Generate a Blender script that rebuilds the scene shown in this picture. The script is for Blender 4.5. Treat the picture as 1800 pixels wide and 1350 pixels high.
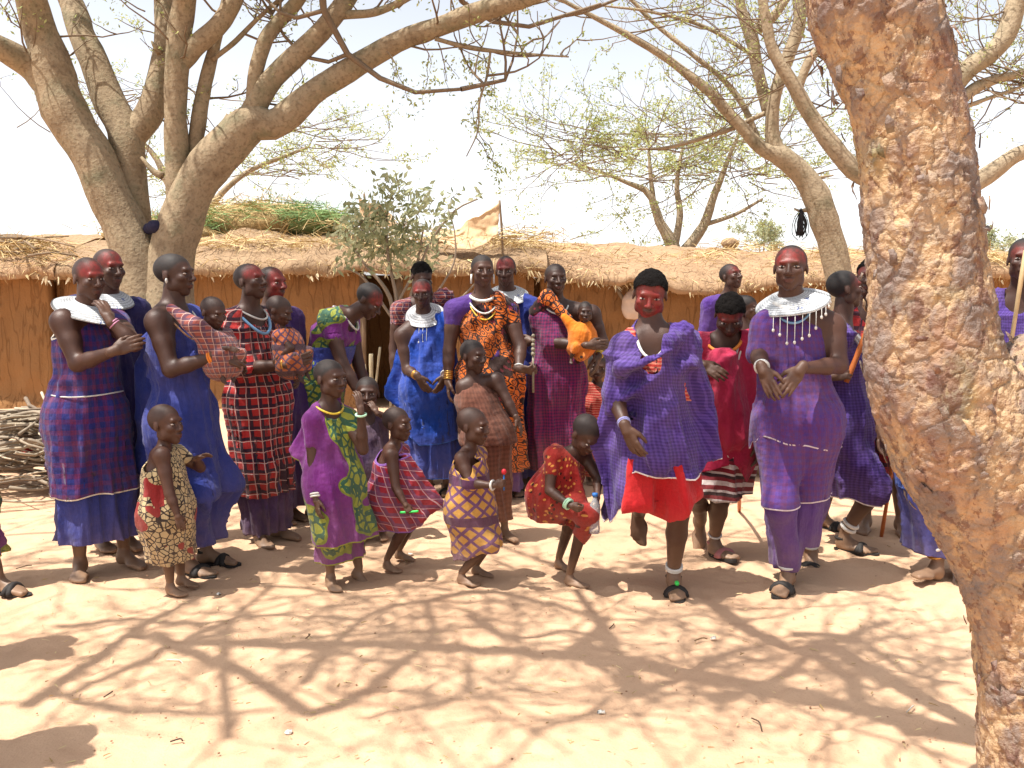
import bpy, math, random
import numpy as np
# ------------------------------------------------------------------ clear
for o in list(bpy.data.objects): bpy.data.objects.remove(o)
SC = bpy.context.scene; COL = SC.collection
rng = np.random.default_rng(11); random.seed(11)
A3 = lambda *a: np.array(a, float)
# ------------------------------------------------------------------ camera, sky, sun, exposure
F = 1600.0; CAM = A3(0, 0, 1.5); PIT = math.radians(6.07)
cd = bpy.data.cameras.new('camera'); co = bpy.data.objects.new('camera', cd); COL.objects.link(co)
co.location = CAM; co.rotation_euler = (math.pi/2-PIT, 0, 0)
cd.sensor_width = 36; cd.lens = 36*F/1800; cd.clip_end = 3000; cd.clip_start = .05
SC.camera = co
SUNV = A3(-.36, -.19, 1.0); SUNV /= np.linalg.norm(SUNV)      # towards the sun
SUN_EL = math.asin(SUNV[2]); SUN_AZ = math.atan2(SUNV[0], SUNV[1])
w = bpy.data.worlds.new('World'); SC.world = w; w.use_nodes = True
nt = w.node_tree; bg = nt.nodes['Background']
sk = nt.nodes.new('ShaderNodeTexSky'); sk.sky_type = 'NISHITA'; sk.sun_disc = False
sk.sun_elevation = SUN_EL; sk.sun_rotation = SUN_AZ; sk.dust_density = 4.0; sk.air_density = 1.0; sk.ozone_density = 1.0; sk.altitude = 1000
bw = nt.nodes.new('ShaderNodeRGBToBW'); nt.links.new(sk.outputs[0], bw.inputs[0])
whiten = nt.nodes.new('ShaderNodeMix'); whiten.data_type = 'RGBA'; whiten.inputs[0].default_value = .8        # overexposed white mixed into the sky colour, which also lifts the fill light
br = nt.nodes.new('ShaderNodeVectorMath'); br.operation = 'SCALE'; br.inputs['Scale'].default_value = 1.35
nt.links.new(sk.outputs[0], whiten.inputs[6]); nt.links.new(bw.outputs[0], whiten.inputs[7]); nt.links.new(whiten.outputs[2], br.inputs[0]); nt.links.new(br.outputs[0], bg.inputs[0]); bg.inputs[1].default_value = .15
sd = bpy.data.lights.new('sun', 'SUN'); so = bpy.data.objects.new('sun', sd); COL.objects.link(so)
sd.energy = 4.8; sd.angle = math.radians(.5); sd.color = (1, .95, .87)
so.rotation_euler = (0, math.acos(SUNV[2]), math.atan2(SUNV[1], SUNV[0])); so.location = (-6, -3, 14)
SC.view_settings.view_transform = 'Standard'; SC.view_settings.look = 'None'; SC.view_settings.gamma = 1
SC.view_settings.exposure = .85
# ------------------------------------------------------------------ pixel -> place
FWD = A3(0, math.cos(PIT), -math.sin(PIT)); UPC = A3(0, math.sin(PIT), math.cos(PIT))
def ray(x, y): return FWD + A3(1, 0, 0)*(x-900)/F + UPC*(675-y)/F
def P(x, y, Y): d = ray(x, y); return CAM + d*(Y/d[1])
def G(x, y): d = ray(x, y); return CAM + d*(-CAM[2]/d[2])
def unit(v): v = np.asarray(v, float); return v/max(np.linalg.norm(v), 1e-9)
def lerp(a, b, t): return a+(b-a)*t
# ------------------------------------------------------------------ noise
def hsh(i, j, k, s=0):
    n = (i*374761393 + j*668265263 + k*2147483647*3 + s*974711) & 0xffffffff
    n = ((n ^ (n >> 13))*1274126177) & 0xffffffff
    n = ((n ^ (n >> 16))*2246822519) & 0xffffffff
    return ((n ^ (n >> 15)) & 0xffff)/65535.0
def vnoise(p, s=0):                       # smooth value noise -1..1
    p = np.asarray(p, float); i = np.floor(p).astype(np.int64); f = p-i; f = f*f*(3-2*f); r = 0
    for a in (0, 1):
        for b in (0, 1):
            for c in (0, 1):
                wgt = (f[:, 0] if a else 1-f[:, 0])*(f[:, 1] if b else 1-f[:, 1])*(f[:, 2] if c else 1-f[:, 2])
                r = r+wgt*hsh(i[:, 0]+a, i[:, 1]+b, i[:, 2]+c, s)
    return r*2-1
ROT = np.array([[.36, .48, -.8], [-.8, .6, 0], [.48, .64, .6]])
def fbm(p, o=3, s=0):
    r = 0; a = 1; p = np.asarray(p, float)
    for k in range(o): p = p@ROT; r = r+a*vnoise(p, s+k); p = p*2.03+7.1; a *= .5
    return r
def voro(p, s=0):                         # nearest, second distance and cell id (0..1)
    p = np.asarray(p, float); i = np.floor(p).astype(np.int64)
    d1 = np.full(len(p), 9.); d2 = d1.copy(); cid = np.zeros(len(p))
    for a in (-1, 0, 1):
        for b in (-1, 0, 1):
            for c in (-1, 0, 1):
                q = i+np.array([a, b, c])
                pt = q+np.stack([hsh(q[:, 0], q[:, 1], q[:, 2], s+m) for m in (1, 2, 3)], 1)
                d = np.linalg.norm(pt-p, axis=1); m = d < d1
                d2 = np.where(m, d1, np.minimum(d2, d)); cid = np.where(m, hsh(q[:, 0], q[:, 1], q[:, 2], s+9), cid); d1 = np.where(m, d, d1)
    return d1, d2, cid
# ------------------------------------------------------------------ mesh helpers
def empty(name, loc, label=None, cat=None, group=None):
    o = bpy.data.objects.new(name, None); COL.objects.link(o); o.location = loc; o.empty_display_size = .1
    tag(o, label, cat, group); return o
def tag(o, label=None, cat=None, group=None, kind=None):
    if label: o['label'] = label
    if cat: o['category'] = cat
    if group: o['group'] = group
    if kind: o['kind'] = kind
    return o
def meshdata(name, V, Fs, mat, attrs=None, smooth=True, mi=None):
    me = bpy.data.meshes.new(name); V = np.asarray(V, np.float32)
    Fs = [np.asarray(f, np.int32) for f in (Fs if isinstance(Fs, list) else [Fs]) if len(f)]
    me.vertices.add(len(V)); me.vertices.foreach_set('co', V.ravel())
    idx = np.concatenate([f.ravel() for f in Fs]); cnt = np.concatenate([np.full(len(f), f.shape[1]) for f in Fs])
    me.loops.add(len(idx)); me.loops.foreach_set('vertex_index', idx)
    me.polygons.add(len(cnt)); st = np.concatenate([[0], np.cumsum(cnt)[:-1]]).astype(np.int32)
    me.polygons.foreach_set('loop_start', st); me.polygons.foreach_set('loop_total', cnt.astype(np.int32))
    me.polygons.foreach_set('use_smooth', np.full(len(cnt), smooth))
    for m in (mat if isinstance(mat, list) else [mat]): me.materials.append(m)
    if mi is not None: me.polygons.foreach_set('material_index', np.asarray(mi, np.int32))
    for k, v in (attrs or {}).items():
        v = np.asarray(v, np.float32)
        if v.ndim == 1: a = me.attributes.new(k, 'FLOAT', 'POINT'); a.data.foreach_set('value', v)
        else: a = me.attributes.new(k, 'FLOAT_VECTOR', 'POINT'); a.data.foreach_set('vector', v.ravel())
    me.update(calc_edges=True); me.validate(); return me
def mk(name, V, Fs, mat, parent=None, loc=None, attrs=None, smooth=True, mi=None):
    """V in world space; the object's origin is the parent's place or loc"""
    org = np.zeros(3) if loc is None else np.asarray(loc, float)
    pl = world_loc(parent) if parent else org
    if parent: org = pl
    me = meshdata(name, np.asarray(V)-org, Fs, mat, attrs, smooth, mi)
    o = bpy.data.objects.new(name, me); COL.objects.link(o)
    if parent: o.parent = parent
    else: o.location = org
    return o
def world_loc(o):
    l = np.zeros(3)
    while o: l = l+np.array(o.location); o = o.parent
    return l
class MB:                                    # collects shapes into one mesh
    def __init__(s): s.V = []; s.F = []; s.n = 0; s.at = []
    def add(s, V, Fs, a=0.0):
        V = np.asarray(V, float)
        for f in (Fs if isinstance(Fs, list) else [Fs]):
            if len(f): s.F.append(np.asarray(f)+s.n)
        s.V.append(V); s.n += len(V); s.at.append(np.full(len(V), a) if np.isscalar(a) else a); return s
    def build(s, name, mat, parent=None, loc=None, smooth=True, attr=None):
        d = {}
        for f in s.F: d.setdefault(f.shape[1], []).append(f)
        return mk(name, np.concatenate(s.V), [np.concatenate(v) for v in d.values()], mat, parent, loc, {attr: np.concatenate(s.at)} if attr else None, smooth)
def spline(pts, n):
    pts = np.asarray(pts, float)
    if len(pts) < 3: t = np.linspace(0, 1, n)[:, None]; return pts[0]+(pts[-1]-pts[0])*t
    q = np.vstack([2*pts[0]-pts[1], pts, 2*pts[-1]-pts[-2]]); out = []
    for t in np.linspace(0, len(pts)-1-1e-6, n):
        i = int(t); f = t-i; a, b, c, d = q[i:i+4]
        out.append(.5*((2*b)+(-a+c)*f+(2*a-5*b+4*c-d)*f*f+(-a+3*b-3*c+d)*f**3))
    return np.array(out)
def tube(pts, rad, ns=8, cap=True, closed=False):
    pts = np.asarray(pts, float); n = len(pts); rad = np.broadcast_to(rad, (n,)) if np.ndim(rad) < 1 else np.asarray(rad)
    tg = np.gradient(pts, axis=0) if not closed else np.roll(pts, -1, 0)-np.roll(pts, 1, 0)
    tg /= np.linalg.norm(tg, axis=1)[:, None]+1e-9
    a = A3(0, 0, 1) if abs(tg[0][2]) < .9 else A3(1, 0, 0); nn = []
    for t in tg:
        a = a-t*np.dot(a, t); a = unit(a); nn.append(a)
    nn = np.array(nn); bb = np.cross(tg, nn)
    th = np.arange(ns)*2*math.pi/ns
    V = pts[:, None]+rad[:, None, None]*(np.cos(th)[None, :, None]*nn[:, None]+np.sin(th)[None, :, None]*bb[:, None])
    V = V.reshape(-1, 3); m = n if closed else n-1
    i = np.repeat(np.arange(m), ns); j = np.tile(np.arange(ns), m); i2 = (i+1) % n; j2 = (j+1) % ns
    Q = np.stack([i*ns+j, i*ns+j2, i2*ns+j2, i2*ns+j], 1); Fs = [Q]
    if cap and not closed:
        V = np.vstack([V, pts[0], pts[-1]]); k = np.arange(ns); k2 = (k+1) % ns
        Fs.append(np.stack([k2, k, np.full(ns, n*ns)], 1)); Fs.append(np.stack([(n-1)*ns+k, (n-1)*ns+k2, np.full(ns, n*ns+1)], 1))
    return V, Fs
def ballm(c, r, R=np.eye(3), nu=10, nv=7):
    th = np.linspace(0, math.pi, nv)[1:-1]; ph = np.arange(nu)*2*math.pi/nu
    V = [[math.sin(t)*math.cos(p), math.sin(t)*math.sin(p), math.cos(t)] for t in th for p in ph]+[[0, 0, 1], [0, 0, -1]]
    V = np.array(V)*np.asarray(r); V = V@np.asarray(R)+c; m = nv-2; Q = []; T = []
    for i in range(m-1):
        for j in range(nu): Q.append([i*nu+j, (i+1)*nu+j, (i+1)*nu+(j+1) % nu, i*nu+(j+1) % nu])
    for j in range(nu): T.append([j, (j+1) % nu, m*nu]); T.append([(m-1)*nu+(j+1) % nu, (m-1)*nu+j, m*nu+1])
    return V, [np.array(Q), np.array(T)]
def grid(nu, nv):
    i, j = np.meshgrid(np.arange(nu-1), np.arange(nv-1), indexing='ij'); i = i.ravel(); j = j.ravel()
    return np.stack([i*nv+j, (i+1)*nv+j, (i+1)*nv+j+1, i*nv+j+1], 1)
def vnormals(V, T):
    n = np.zeros_like(V); fn = np.cross(V[T[:, 1]]-V[T[:, 0]], V[T[:, 2]]-V[T[:, 0]])
    for k in range(T.shape[1]): np.add.at(n, T[:, k], fn)
    return n/(np.linalg.norm(n, axis=1)[:, None]+1e-12)
# ------------------------------------------------------------------ distance shapes, surface nets
def seg(Q, a, b, ra, rb):
    ba = b-a; t = np.clip((Q-a)@ba/max(ba@ba, 1e-9), 0, 1); return np.linalg.norm(Q-a-t[:, None]*ba, axis=1)-(ra+(rb-ra)*t)
def ell(Q, c, r, R=np.eye(3)):
    q = (Q-c)@np.asarray(R).T/r; k0 = np.linalg.norm(q, axis=1); k1 = np.linalg.norm(q/r, axis=1)+1e-9; return k0*(k0-1)/k1
def tri(Q, a, b, c, r):
    ab = b-a; ac = c-a; n = unit(np.cross(ab, ac)); q = Q-a; h = q@n; d = np.full(len(Q), 9.)
    M = np.linalg.inv(np.stack([ab, ac, n], 1)); w_ = q@M.T; ins = (w_[:, 0] >= 0) & (w_[:, 1] >= 0) & (w_[:, 0]+w_[:, 1] <= 1)
    for s, e in ((a, b), (b, c), (c, a)): d = np.minimum(d, seg(Q, s, e, 0, 0))
    return np.where(ins, np.abs(h), d)-r
def smin(a, b, k): h = np.clip(.5+.5*(b-a)/k, 0, 1); return b+(a-b)*h-k*h*(1-h)
def sdf(Q, prims):
    d = None
    for p in prims:
        k = p[-1]; t = p[0]
        v = seg(Q, *p[1:-1]) if t == 's' else ell(Q, *p[1:-1]) if t in ('e', 'x') else tri(Q, *p[1:-1])
        if d is None: d = v
        elif t == 'x': d = -smin(-d, v, k)
        else: d = smin(d, v, k)
    return d
def bounds(prims):
    lo = np.full(3, 1e9); hi = -lo
    for p in prims:
        if p[0] == 's': c = [(p[1], p[3]), (p[2], p[4])]
        elif p[0] == 'e': c = [(p[1], max(p[2]))]
        elif p[0] == 't': c = [(q, p[4]) for q in p[1:4]]
        else: continue
        for q, r in c: lo = np.minimum(lo, q-r); hi = np.maximum(hi, q+r)
    return lo, hi
def nets(prims, h, pad=3):
    lo, hi = bounds(prims); lo = lo-pad*h; n = np.ceil((hi-lo)/h).astype(int)+pad
    ax = [lo[k]+h*np.arange(n[k]) for k in range(3)]
    Q = np.stack(np.meshgrid(*ax, indexing='ij'), -1).reshape(-1, 3)
    f = sdf(Q, prims).reshape(n); ins = f < 0; m = n-1
    cn = [(a, b, c) for a in (0, 1) for b in (0, 1) for c in (0, 1)]
    sl = lambda a, o: a[o[0]:o[0]+m[0], o[1]:o[1]+m[1], o[2]:o[2]+m[2]]
    tot = sum(sl(ins, o).astype(np.int8) for o in cn); act = (tot > 0) & (tot < 8)
    idx = -np.ones(m, int); ids = np.argwhere(act); idx[act] = np.arange(len(ids))
    acc = np.zeros((len(ids), 3)); ct = np.zeros(len(ids))
    for o in cn:
        for k in range(3):
            if o[k]: continue
            e = list(o); e[k] = 1
            fa = f[ids[:, 0]+o[0], ids[:, 1]+o[1], ids[:, 2]+o[2]]; fb = f[ids[:, 0]+e[0], ids[:, 1]+e[1], ids[:, 2]+e[2]]
            x = (fa < 0) != (fb < 0); t = np.where(x, fa/(fa-fb+1e-12), 0); pt = np.tile(np.array(o, float), (len(ids), 1)); pt[:, k] += t
            acc += pt*x[:, None]; ct += x
    V = lo+h*(ids+acc/ct[:, None]); Fs = []
    for k in range(3):
        u, v = (k+1) % 3, (k+2) % 3
        s0 = [slice(1, -1)]*3; s1 = [slice(1, -1)]*3; s0[k] = slice(0, -1); s1[k] = slice(1, None)
        a = ins[tuple(s0)]; b = ins[tuple(s1)]; pos = np.argwhere(a != b); flip = b[tuple(pos.T)]
        pos = pos+1; pos[:, k] -= 1
        def cell(du, dv): q = pos.copy(); q[:, u] -= du; q[:, v] -= dv; return idx[q[:, 0], q[:, 1], q[:, 2]]
        q = np.stack([cell(1, 1), cell(0, 1), cell(0, 0), cell(1, 0)], 1); q[flip] = q[flip][:, ::-1]; Fs.append(q)
    Fs = np.concatenate(Fs); return V, Fs[(Fs >= 0).all(1)]
def smoothv(V, Fq, it=2, lam=.5):
    e = np.concatenate([Fq[:, [k, (k+1) % Fq.shape[1]]] for k in range(Fq.shape[1])])
    for _ in range(it):
        s = np.zeros_like(V); c = np.zeros(len(V)); np.add.at(s, e[:, 0], V[e[:, 1]]); np.add.at(c, e[:, 0], 1); np.add.at(s, e[:, 1], V[e[:, 0]]); np.add.at(c, e[:, 1], 1)
        V = V+lam*(s/np.maximum(c, 1)[:, None]-V)
    return V
def q2t(Q): return np.concatenate([Q[:, [0, 1, 2]], Q[:, [0, 2, 3]]])
def clip(V, T, c):                            # keep c <= 0
    N = len(V); ins = c <= 0; n = ins[T].sum(1); out = [T[n == 3]]; ek = []; rec = []
    for want, flag in ((1, True), (2, False)):
        t = T[n == want]
        if not len(t): continue
        k = np.argmax(ins[t] == flag, 1); t = np.stack([t[np.arange(len(t)), (k+i) % 3] for i in range(3)], 1)
        rec.append((want, t)); ek += [np.sort(t[:, [0, 1]], 1), np.sort(t[:, [0, 2]], 1)]
    if rec:
        E = np.concatenate(ek); key = E[:, 0]*N+E[:, 1]; uq, inv = np.unique(key, return_inverse=True)
        a = uq//N; b = uq % N; t = c[a]/(c[a]-c[b]); NV = V[a]+(V[b]-V[a])*t[:, None]; V = np.vstack([V, NV]); p = 0
        for want, t in rec:
            m = len(t); e1 = N+inv[p:p+m]; e2 = N+inv[p+m:p+2*m]; p += 2*m
            if want == 1: out.append(np.stack([t[:, 0], e1, e2], 1))
            else: out += [np.stack([t[:, 1], t[:, 2], e2], 1), np.stack([t[:, 1], e2, e1], 1)]
    T = np.concatenate(out); us, inv = np.unique(T, return_inverse=True); return V[us], inv.reshape(T.shape)
# ------------------------------------------------------------------ materials
def lin(c):
    c = np.array(c, float)/255; return tuple(np.where(c <= .04045, c/12.92, ((c+.055)/1.055)**2.4))+(1.0,)
MATS = {}
class NG:
    def __init__(s, name, rough=.8, spec=.3):
        s.m = bpy.data.materials.new(name); s.m.use_nodes = True; s.t = s.m.node_tree; s.N = s.t.nodes; s.b = s.N['Principled BSDF']
        s.b.inputs['Roughness'].default_value = rough; s.b.inputs['Specular IOR Level'].default_value = spec
    def new(s, t, **k):
        n = s.N.new(t)
        for a, v in k.items(): setattr(n, a, v)
        return n
    def put(s, sock, v):
        if v is None: return
        if hasattr(v, 'is_linked') or hasattr(v, 'links'): s.t.links.new(v, sock)
        else: sock.default_value = v
    def math(s, op, a, b=None, c=None):
        n = s.new('ShaderNodeMath', operation=op); s.put(n.inputs[0], a); s.put(n.inputs[1], b); s.put(n.inputs[2], c); return n.outputs[0]
    def mix(s, f, a, b, bt='MIX'):
        n = s.new('ShaderNodeMix', data_type='RGBA', blend_type=bt); s.put(n.inputs[0], f); s.put(n.inputs[6], a); s.put(n.inputs[7], b); return n.outputs[2]
    def attr(s, name, out=2): return s.new('ShaderNodeAttribute', attribute_name=name).outputs[out]
    def obj(s): return s.new('ShaderNodeTexCoord').outputs['Object']
    def scale(s, v, k):
        n = s.new('ShaderNodeVectorMath', operation='MULTIPLY'); s.put(n.inputs[0], v); n.inputs[1].default_value = k; return n.outputs[0]
    def noise(s, v, sc, det=3, rough=.55, out=0):
        n = s.new('ShaderNodeTexNoise'); s.put(n.inputs['Vector'], v); n.inputs['Scale'].default_value = sc; n.inputs['Detail'].default_value = det; n.inputs['Roughness'].default_value = rough; return n.outputs[out]
    def voro(s, v, sc, feat='F1', out='Distance'):
        n = s.new('ShaderNodeTexVoronoi', feature=feat); s.put(n.inputs['Vector'], v); n.inputs['Scale'].default_value = sc; return n.outputs[out]
    def ramp(s, f, stops):
        n = s.new('ShaderNodeValToRGB'); s.put(n.inputs[0], f); e = n.color_ramp.elements
        while len(e) < len(stops): e.new(.5)
        for i, (p, c) in enumerate(stops): e[i].position = p; e[i].color = c if len(c) == 4 else lin(c)
        return n.outputs[0]
    def sep(s, v): n = s.new('ShaderNodeSeparateXYZ'); s.put(n.inputs[0], v); return n.outputs
    def less(s, a, b): return s.math('LESS_THAN', a, b)
    def sq(s, x, size, duty=.5, off=0.0):
        return s.less(s.math('FRACT', s.math('MULTIPLY_ADD', x, 1.0/size, off)), duty)
    def bump(s, h, st=.3, d=.01):
        n = s.new('ShaderNodeBump'); n.inputs['Strength'].default_value = st; n.inputs['Distance'].default_value = d; s.put(n.inputs['Height'], h)
        s.t.links.new(n.outputs[0], s.b.inputs['Normal']); return n
    def col(s, c): s.put(s.b.inputs['Base Color'], c)
def simple(name, c, rough=.6, spec=.3, metal=0, var=.12, sc=40):
    if name in MATS: return MATS[name]
    g = NG(name, rough, spec); g.b.inputs['Metallic'].default_value = metal; n = g.noise(g.obj(), sc); c = lin(c)
    d = tuple(x*(1-var*2) for x in c[:3])+(1,)
    g.col(g.mix(n, d, tuple(min(1, x*(1+var)) for x in c[:3])+(1,))); g.bump(n, .15, .003); MATS[name] = g.m; return g.m
def cloth(name, kind, *cs, size=.03, trim=None, worn=.5):
    """woven cotton: pattern follows the cloth coordinate 'pat' stored on the garment"""
    key = 'cloth_'+name
    if key in MATS: return MATS[key]
    g = NG(key, .85, .15); v = g.attr('pat', 1); fade = lambda c: tuple(.86*k+.14*(sum(c)/3) for k in c); cs = [lin(fade(c)) for c in cs]
    wob = g.noise(g.obj(), 9, 2, out=1); wv = g.new('ShaderNodeVectorMath', operation='MULTIPLY_ADD'); g.put(wv.inputs[0], wob); wv.inputs[1].default_value = (.016,)*3; g.put(wv.inputs[2], v); v = wv.outputs[0]
    x, y, z = g.sep(v)
    if kind == 'plain': c = cs[0]
    elif kind == 'check':                      # fine two-tone gingham
        k = g.math('MULTIPLY', g.math('ADD', g.sq(x, size), g.sq(y, size)), .5); c = g.mix(k, cs[0], cs[1])
    elif kind == 'tartan':                     # broad soft bands of a second colour both ways
        a = g.math('ADD', g.sq(x, size, .45), g.sq(y, size, .45)); c = g.mix(g.math('MULTIPLY', a, .45), cs[0], cs[1])
        a = g.math('MAXIMUM', g.sq(x, size/4, .3), g.sq(y, size/4, .3)); c = g.mix(g.math('MULTIPLY', a, .25), c, cs[-1])
    elif kind == 'plaid':                      # ground, dark lines, thin light lines
        a = g.math('MAXIMUM', g.sq(x, size, .3), g.sq(y, size, .3)); c = g.mix(a, cs[0], cs[1])
        b = g.math('MAXIMUM', g.sq(x, size, .07, .12), g.sq(y, size, .07, .12)); c = g.mix(b, c, cs[2])
    elif kind == 'stripe': c = g.mix(g.sq(y, size, .5), cs[0], cs[1]); c = g.mix(g.sq(y, size*2, .18, .3), c, cs[-1])
    elif kind == 'shell':                      # printed fans with dark outlines on patches of a dark ground
        d = g.voro(v, 1/size); e = g.voro(v, 1/size, 'DISTANCE_TO_EDGE'); r = g.math('FRACT', g.math('MULTIPLY', d, 3.4)); f = g.less(r, .3); f = g.math('MAXIMUM', f, g.less(e, .06)); c = g.mix(f, cs[0], cs[1])
        n = g.noise(v, 4.2, 1); c = g.mix(g.math('GREATER_THAN', n, .56), c, g.mix(g.less(g.voro(v, 1.4/size), .34), cs[1], cs[2]))
    elif kind == 'leaf':                       # big leaf shapes, outlined and veined, on a plain ground
        n = g.noise(v, 1/size, 1, .3); n2 = g.voro(v, 5/size, 'DISTANCE_TO_EDGE'); c = g.mix(g.math('GREATER_THAN', n, .535), cs[0], cs[1])
        inn = g.math('GREATER_THAN', n, .565); c = g.mix(inn, c, g.mix(g.less(n2, .13), cs[2], cs[3]))
    elif kind == 'lattice':                    # diamonds
        s1 = g.math('ADD', x, y); s2 = g.math('SUBTRACT', x, y); a = g.math('MAXIMUM', g.sq(s1, size, .28), g.sq(s2, size, .28)); c = g.mix(a, cs[0], cs[1]); c = g.mix(g.sq(y, size*2.9, .22), c, cs[2])
    elif kind == 'spot':                       # small printed sprigs
        d = g.voro(v, 1/size); c = g.mix(g.less(d, .3), cs[0], cs[1]); c = g.mix(g.less(g.voro(g.scale(v, (1.3, 1.1, 1)), .55/size), .2), c, cs[2])
    elif kind == 'border':                     # geometric print above, vine print below
        d = g.voro(v, 1/size, 'DISTANCE_TO_EDGE'); a = g.mix(g.less(d, .09), cs[0], cs[1]); a = g.mix(g.math('GREATER_THAN', g.noise(v, 9, 1), .6), a, cs[2])
        e = g.math('FRACT', g.math('MULTIPLY', g.noise(v, 14, 1), 7)); b = g.mix(g.less(e, .42), cs[3], cs[0]); c = g.mix(g.less(y, .42), a, b)
    n = g.noise(g.obj(), 5, 3); dust = g.mix(g.math('MULTIPLY', g.ramp(n, [(.4, (0, 0, 0)), (.75, (255, 255, 255))]), .16*worn), c, lin((196, 170, 140)))
    zh = g.sep(g.obj())[2]; low = g.math('MULTIPLY', g.math('MAXIMUM', g.math('MULTIPLY_ADD', zh, -1.7, .85), 0.0), g.math('MULTIPLY', g.noise(g.obj(), 11, 4, .65), .6)); dust = g.mix(low, dust, lin((182, 150, 122))); n2 = g.noise(g.obj(), 60, 2); c = g.mix(g.math('MULTIPLY', n2, .22), dust, (0, 0, 0, 1))
    if trim: c = g.mix(g.less(g.attr('edge'), .007), c, lin(trim))
    g.col(c); wv = g.noise(g.scale(v, (1, 1, 1)), 420, 1); wr = g.noise(g.obj(), 26, 3); cr = g.noise(g.scale(v, (26, 5, 1)), 1, 3, .6); dg = g.noise(g.scale(g.obj(), (9, 9, 15)), 1, 2); h_ = g.math('ADD', g.math('MULTIPLY', wv, .12), g.math('ADD', g.math('MULTIPLY', wr, .35), g.math('ADD', cr, g.math('MULTIPLY', dg, .8)))); g.bump(h_, .62, .03)
    g.b.inputs['Sheen Weight'].default_value = .12; MATS[key] = g.m; return g.m
def skin_mat():
    g = NG('skin', .46, .45); p = g.attr('paint'); h = g.attr('hair'); ds = g.attr('dust'); o = g.obj(); n = g.noise(o, 14, 4); tn = g.attr('tone')
    a = g.mix(tn, lin((62, 38, 29)), lin((98, 63, 47))); base = g.mix(n, g.mix(.35, a, (0, 0, 0, 1)), a); base = g.mix(g.math('MULTIPLY', g.noise(o, 70, 4, .7), .4), base, g.mix(.5, a, (0, 0, 0, 1)))
    base = g.mix(g.math('MULTIPLY', ds, g.math('ADD', .35, g.math('MULTIPLY', n, .5))), base, lin((168, 136, 108)))
    base = g.mix(g.attr('lip'), base, lin((92, 48, 44))); ne = g.noise(o, 60, 3)
    pm = g.math('MULTIPLY', g.ramp(g.math('ADD', p, g.math('MULTIPLY', g.math('SUBTRACT', ne, .5), .5)), [(.2, (0, 0, 0)), (.95, (255, 255, 255))]), g.math('MULTIPLY_ADD', g.noise(g.scale(o, (1.4, 1.4, .7)), 24, 5, .7), 2.0, -.42))
    base = g.mix(pm, base, lin((134, 32, 30))); hr = g.math('MULTIPLY', g.math('MULTIPLY', h, g.math('SUBTRACT', 1.0, pm)), g.math('ADD', .75, g.math('MULTIPLY', ne, .5))); base = g.mix(hr, base, lin((22, 19, 19)))
    g.col(base); g.put(g.b.inputs['Roughness'], g.math('ADD', .42, g.math('MULTIPLY', g.math('ADD', n, h), .22))); g.bump(g.math('ADD', g.noise(o, 190, 3), g.noise(o, 38, 3)), .22, .004); return g.m
SKIN = skin_mat()
EYEW = simple('eye_white', (158, 142, 132), .35, .4); EYED = simple('eye_dark', (20, 14, 12), .2, .6)
HAIR = NG('hair', .9, .1); HAIR.col(lin((20, 17, 16))); HAIR.bump(HAIR.noise(HAIR.obj(), 220, 2), .9, .01); HAIR = HAIR.m
def bead_mat(name, c1, c2, sc):                # rings of tiny beads
    g = NG(name, .45, .5); v = g.attr('pat', 1); x, y, z = g.sep(v); r = g.math('FRACT', g.math('MULTIPLY', x, sc)); t = g.math('FRACT', g.math('MULTIPLY', y, 60))
    n = g.noise(v, 22, 2); c = g.mix(g.less(r, .26), lin(c1), tuple(.42*k for k in lin(c1)[:3])+(1,)); c = g.mix(g.math('GREATER_THAN', n, .66), c, lin(c2)); c = g.mix(g.less(t, .2), c, tuple(.7*k for k in lin(c1)[:3])+(1,))
    g.col(c); g.bump(g.math('ADD', r, t), .9, .005); return g.m
BEADW = bead_mat('beads_white', (196, 198, 200), (96, 108, 150), 85); BW = simple('bead_strand_white', (208, 206, 200), .4, .5, var=.15, sc=300)
BB = simple('bead_strand_blue', (120, 165, 205), .4, .5); BY = simple('bead_strand_yellow', (215, 185, 60), .4, .5, sc=120, var=.3); BRASS = simple('brass', (200, 150, 75), .3, .5, .8)
RUB = simple('sandal_rubber', (48, 44, 42), .7, .3, sc=30, var=.3); BONE = simple('white_plastic', (225, 222, 215), .4)
GREENP = simple('green_plastic', (60, 205, 90), .4); WOODO = simple('stick_orange', (176, 98, 48), .5, sc=14, var=.25); WOODP = simple('stick_pale', (176, 150, 112), .6, sc=14, var=.25); REDP = simple('red_plastic', (190, 40, 50), .4); BLUEP = simple('blue_plastic', (50, 110, 180), .4)
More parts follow.
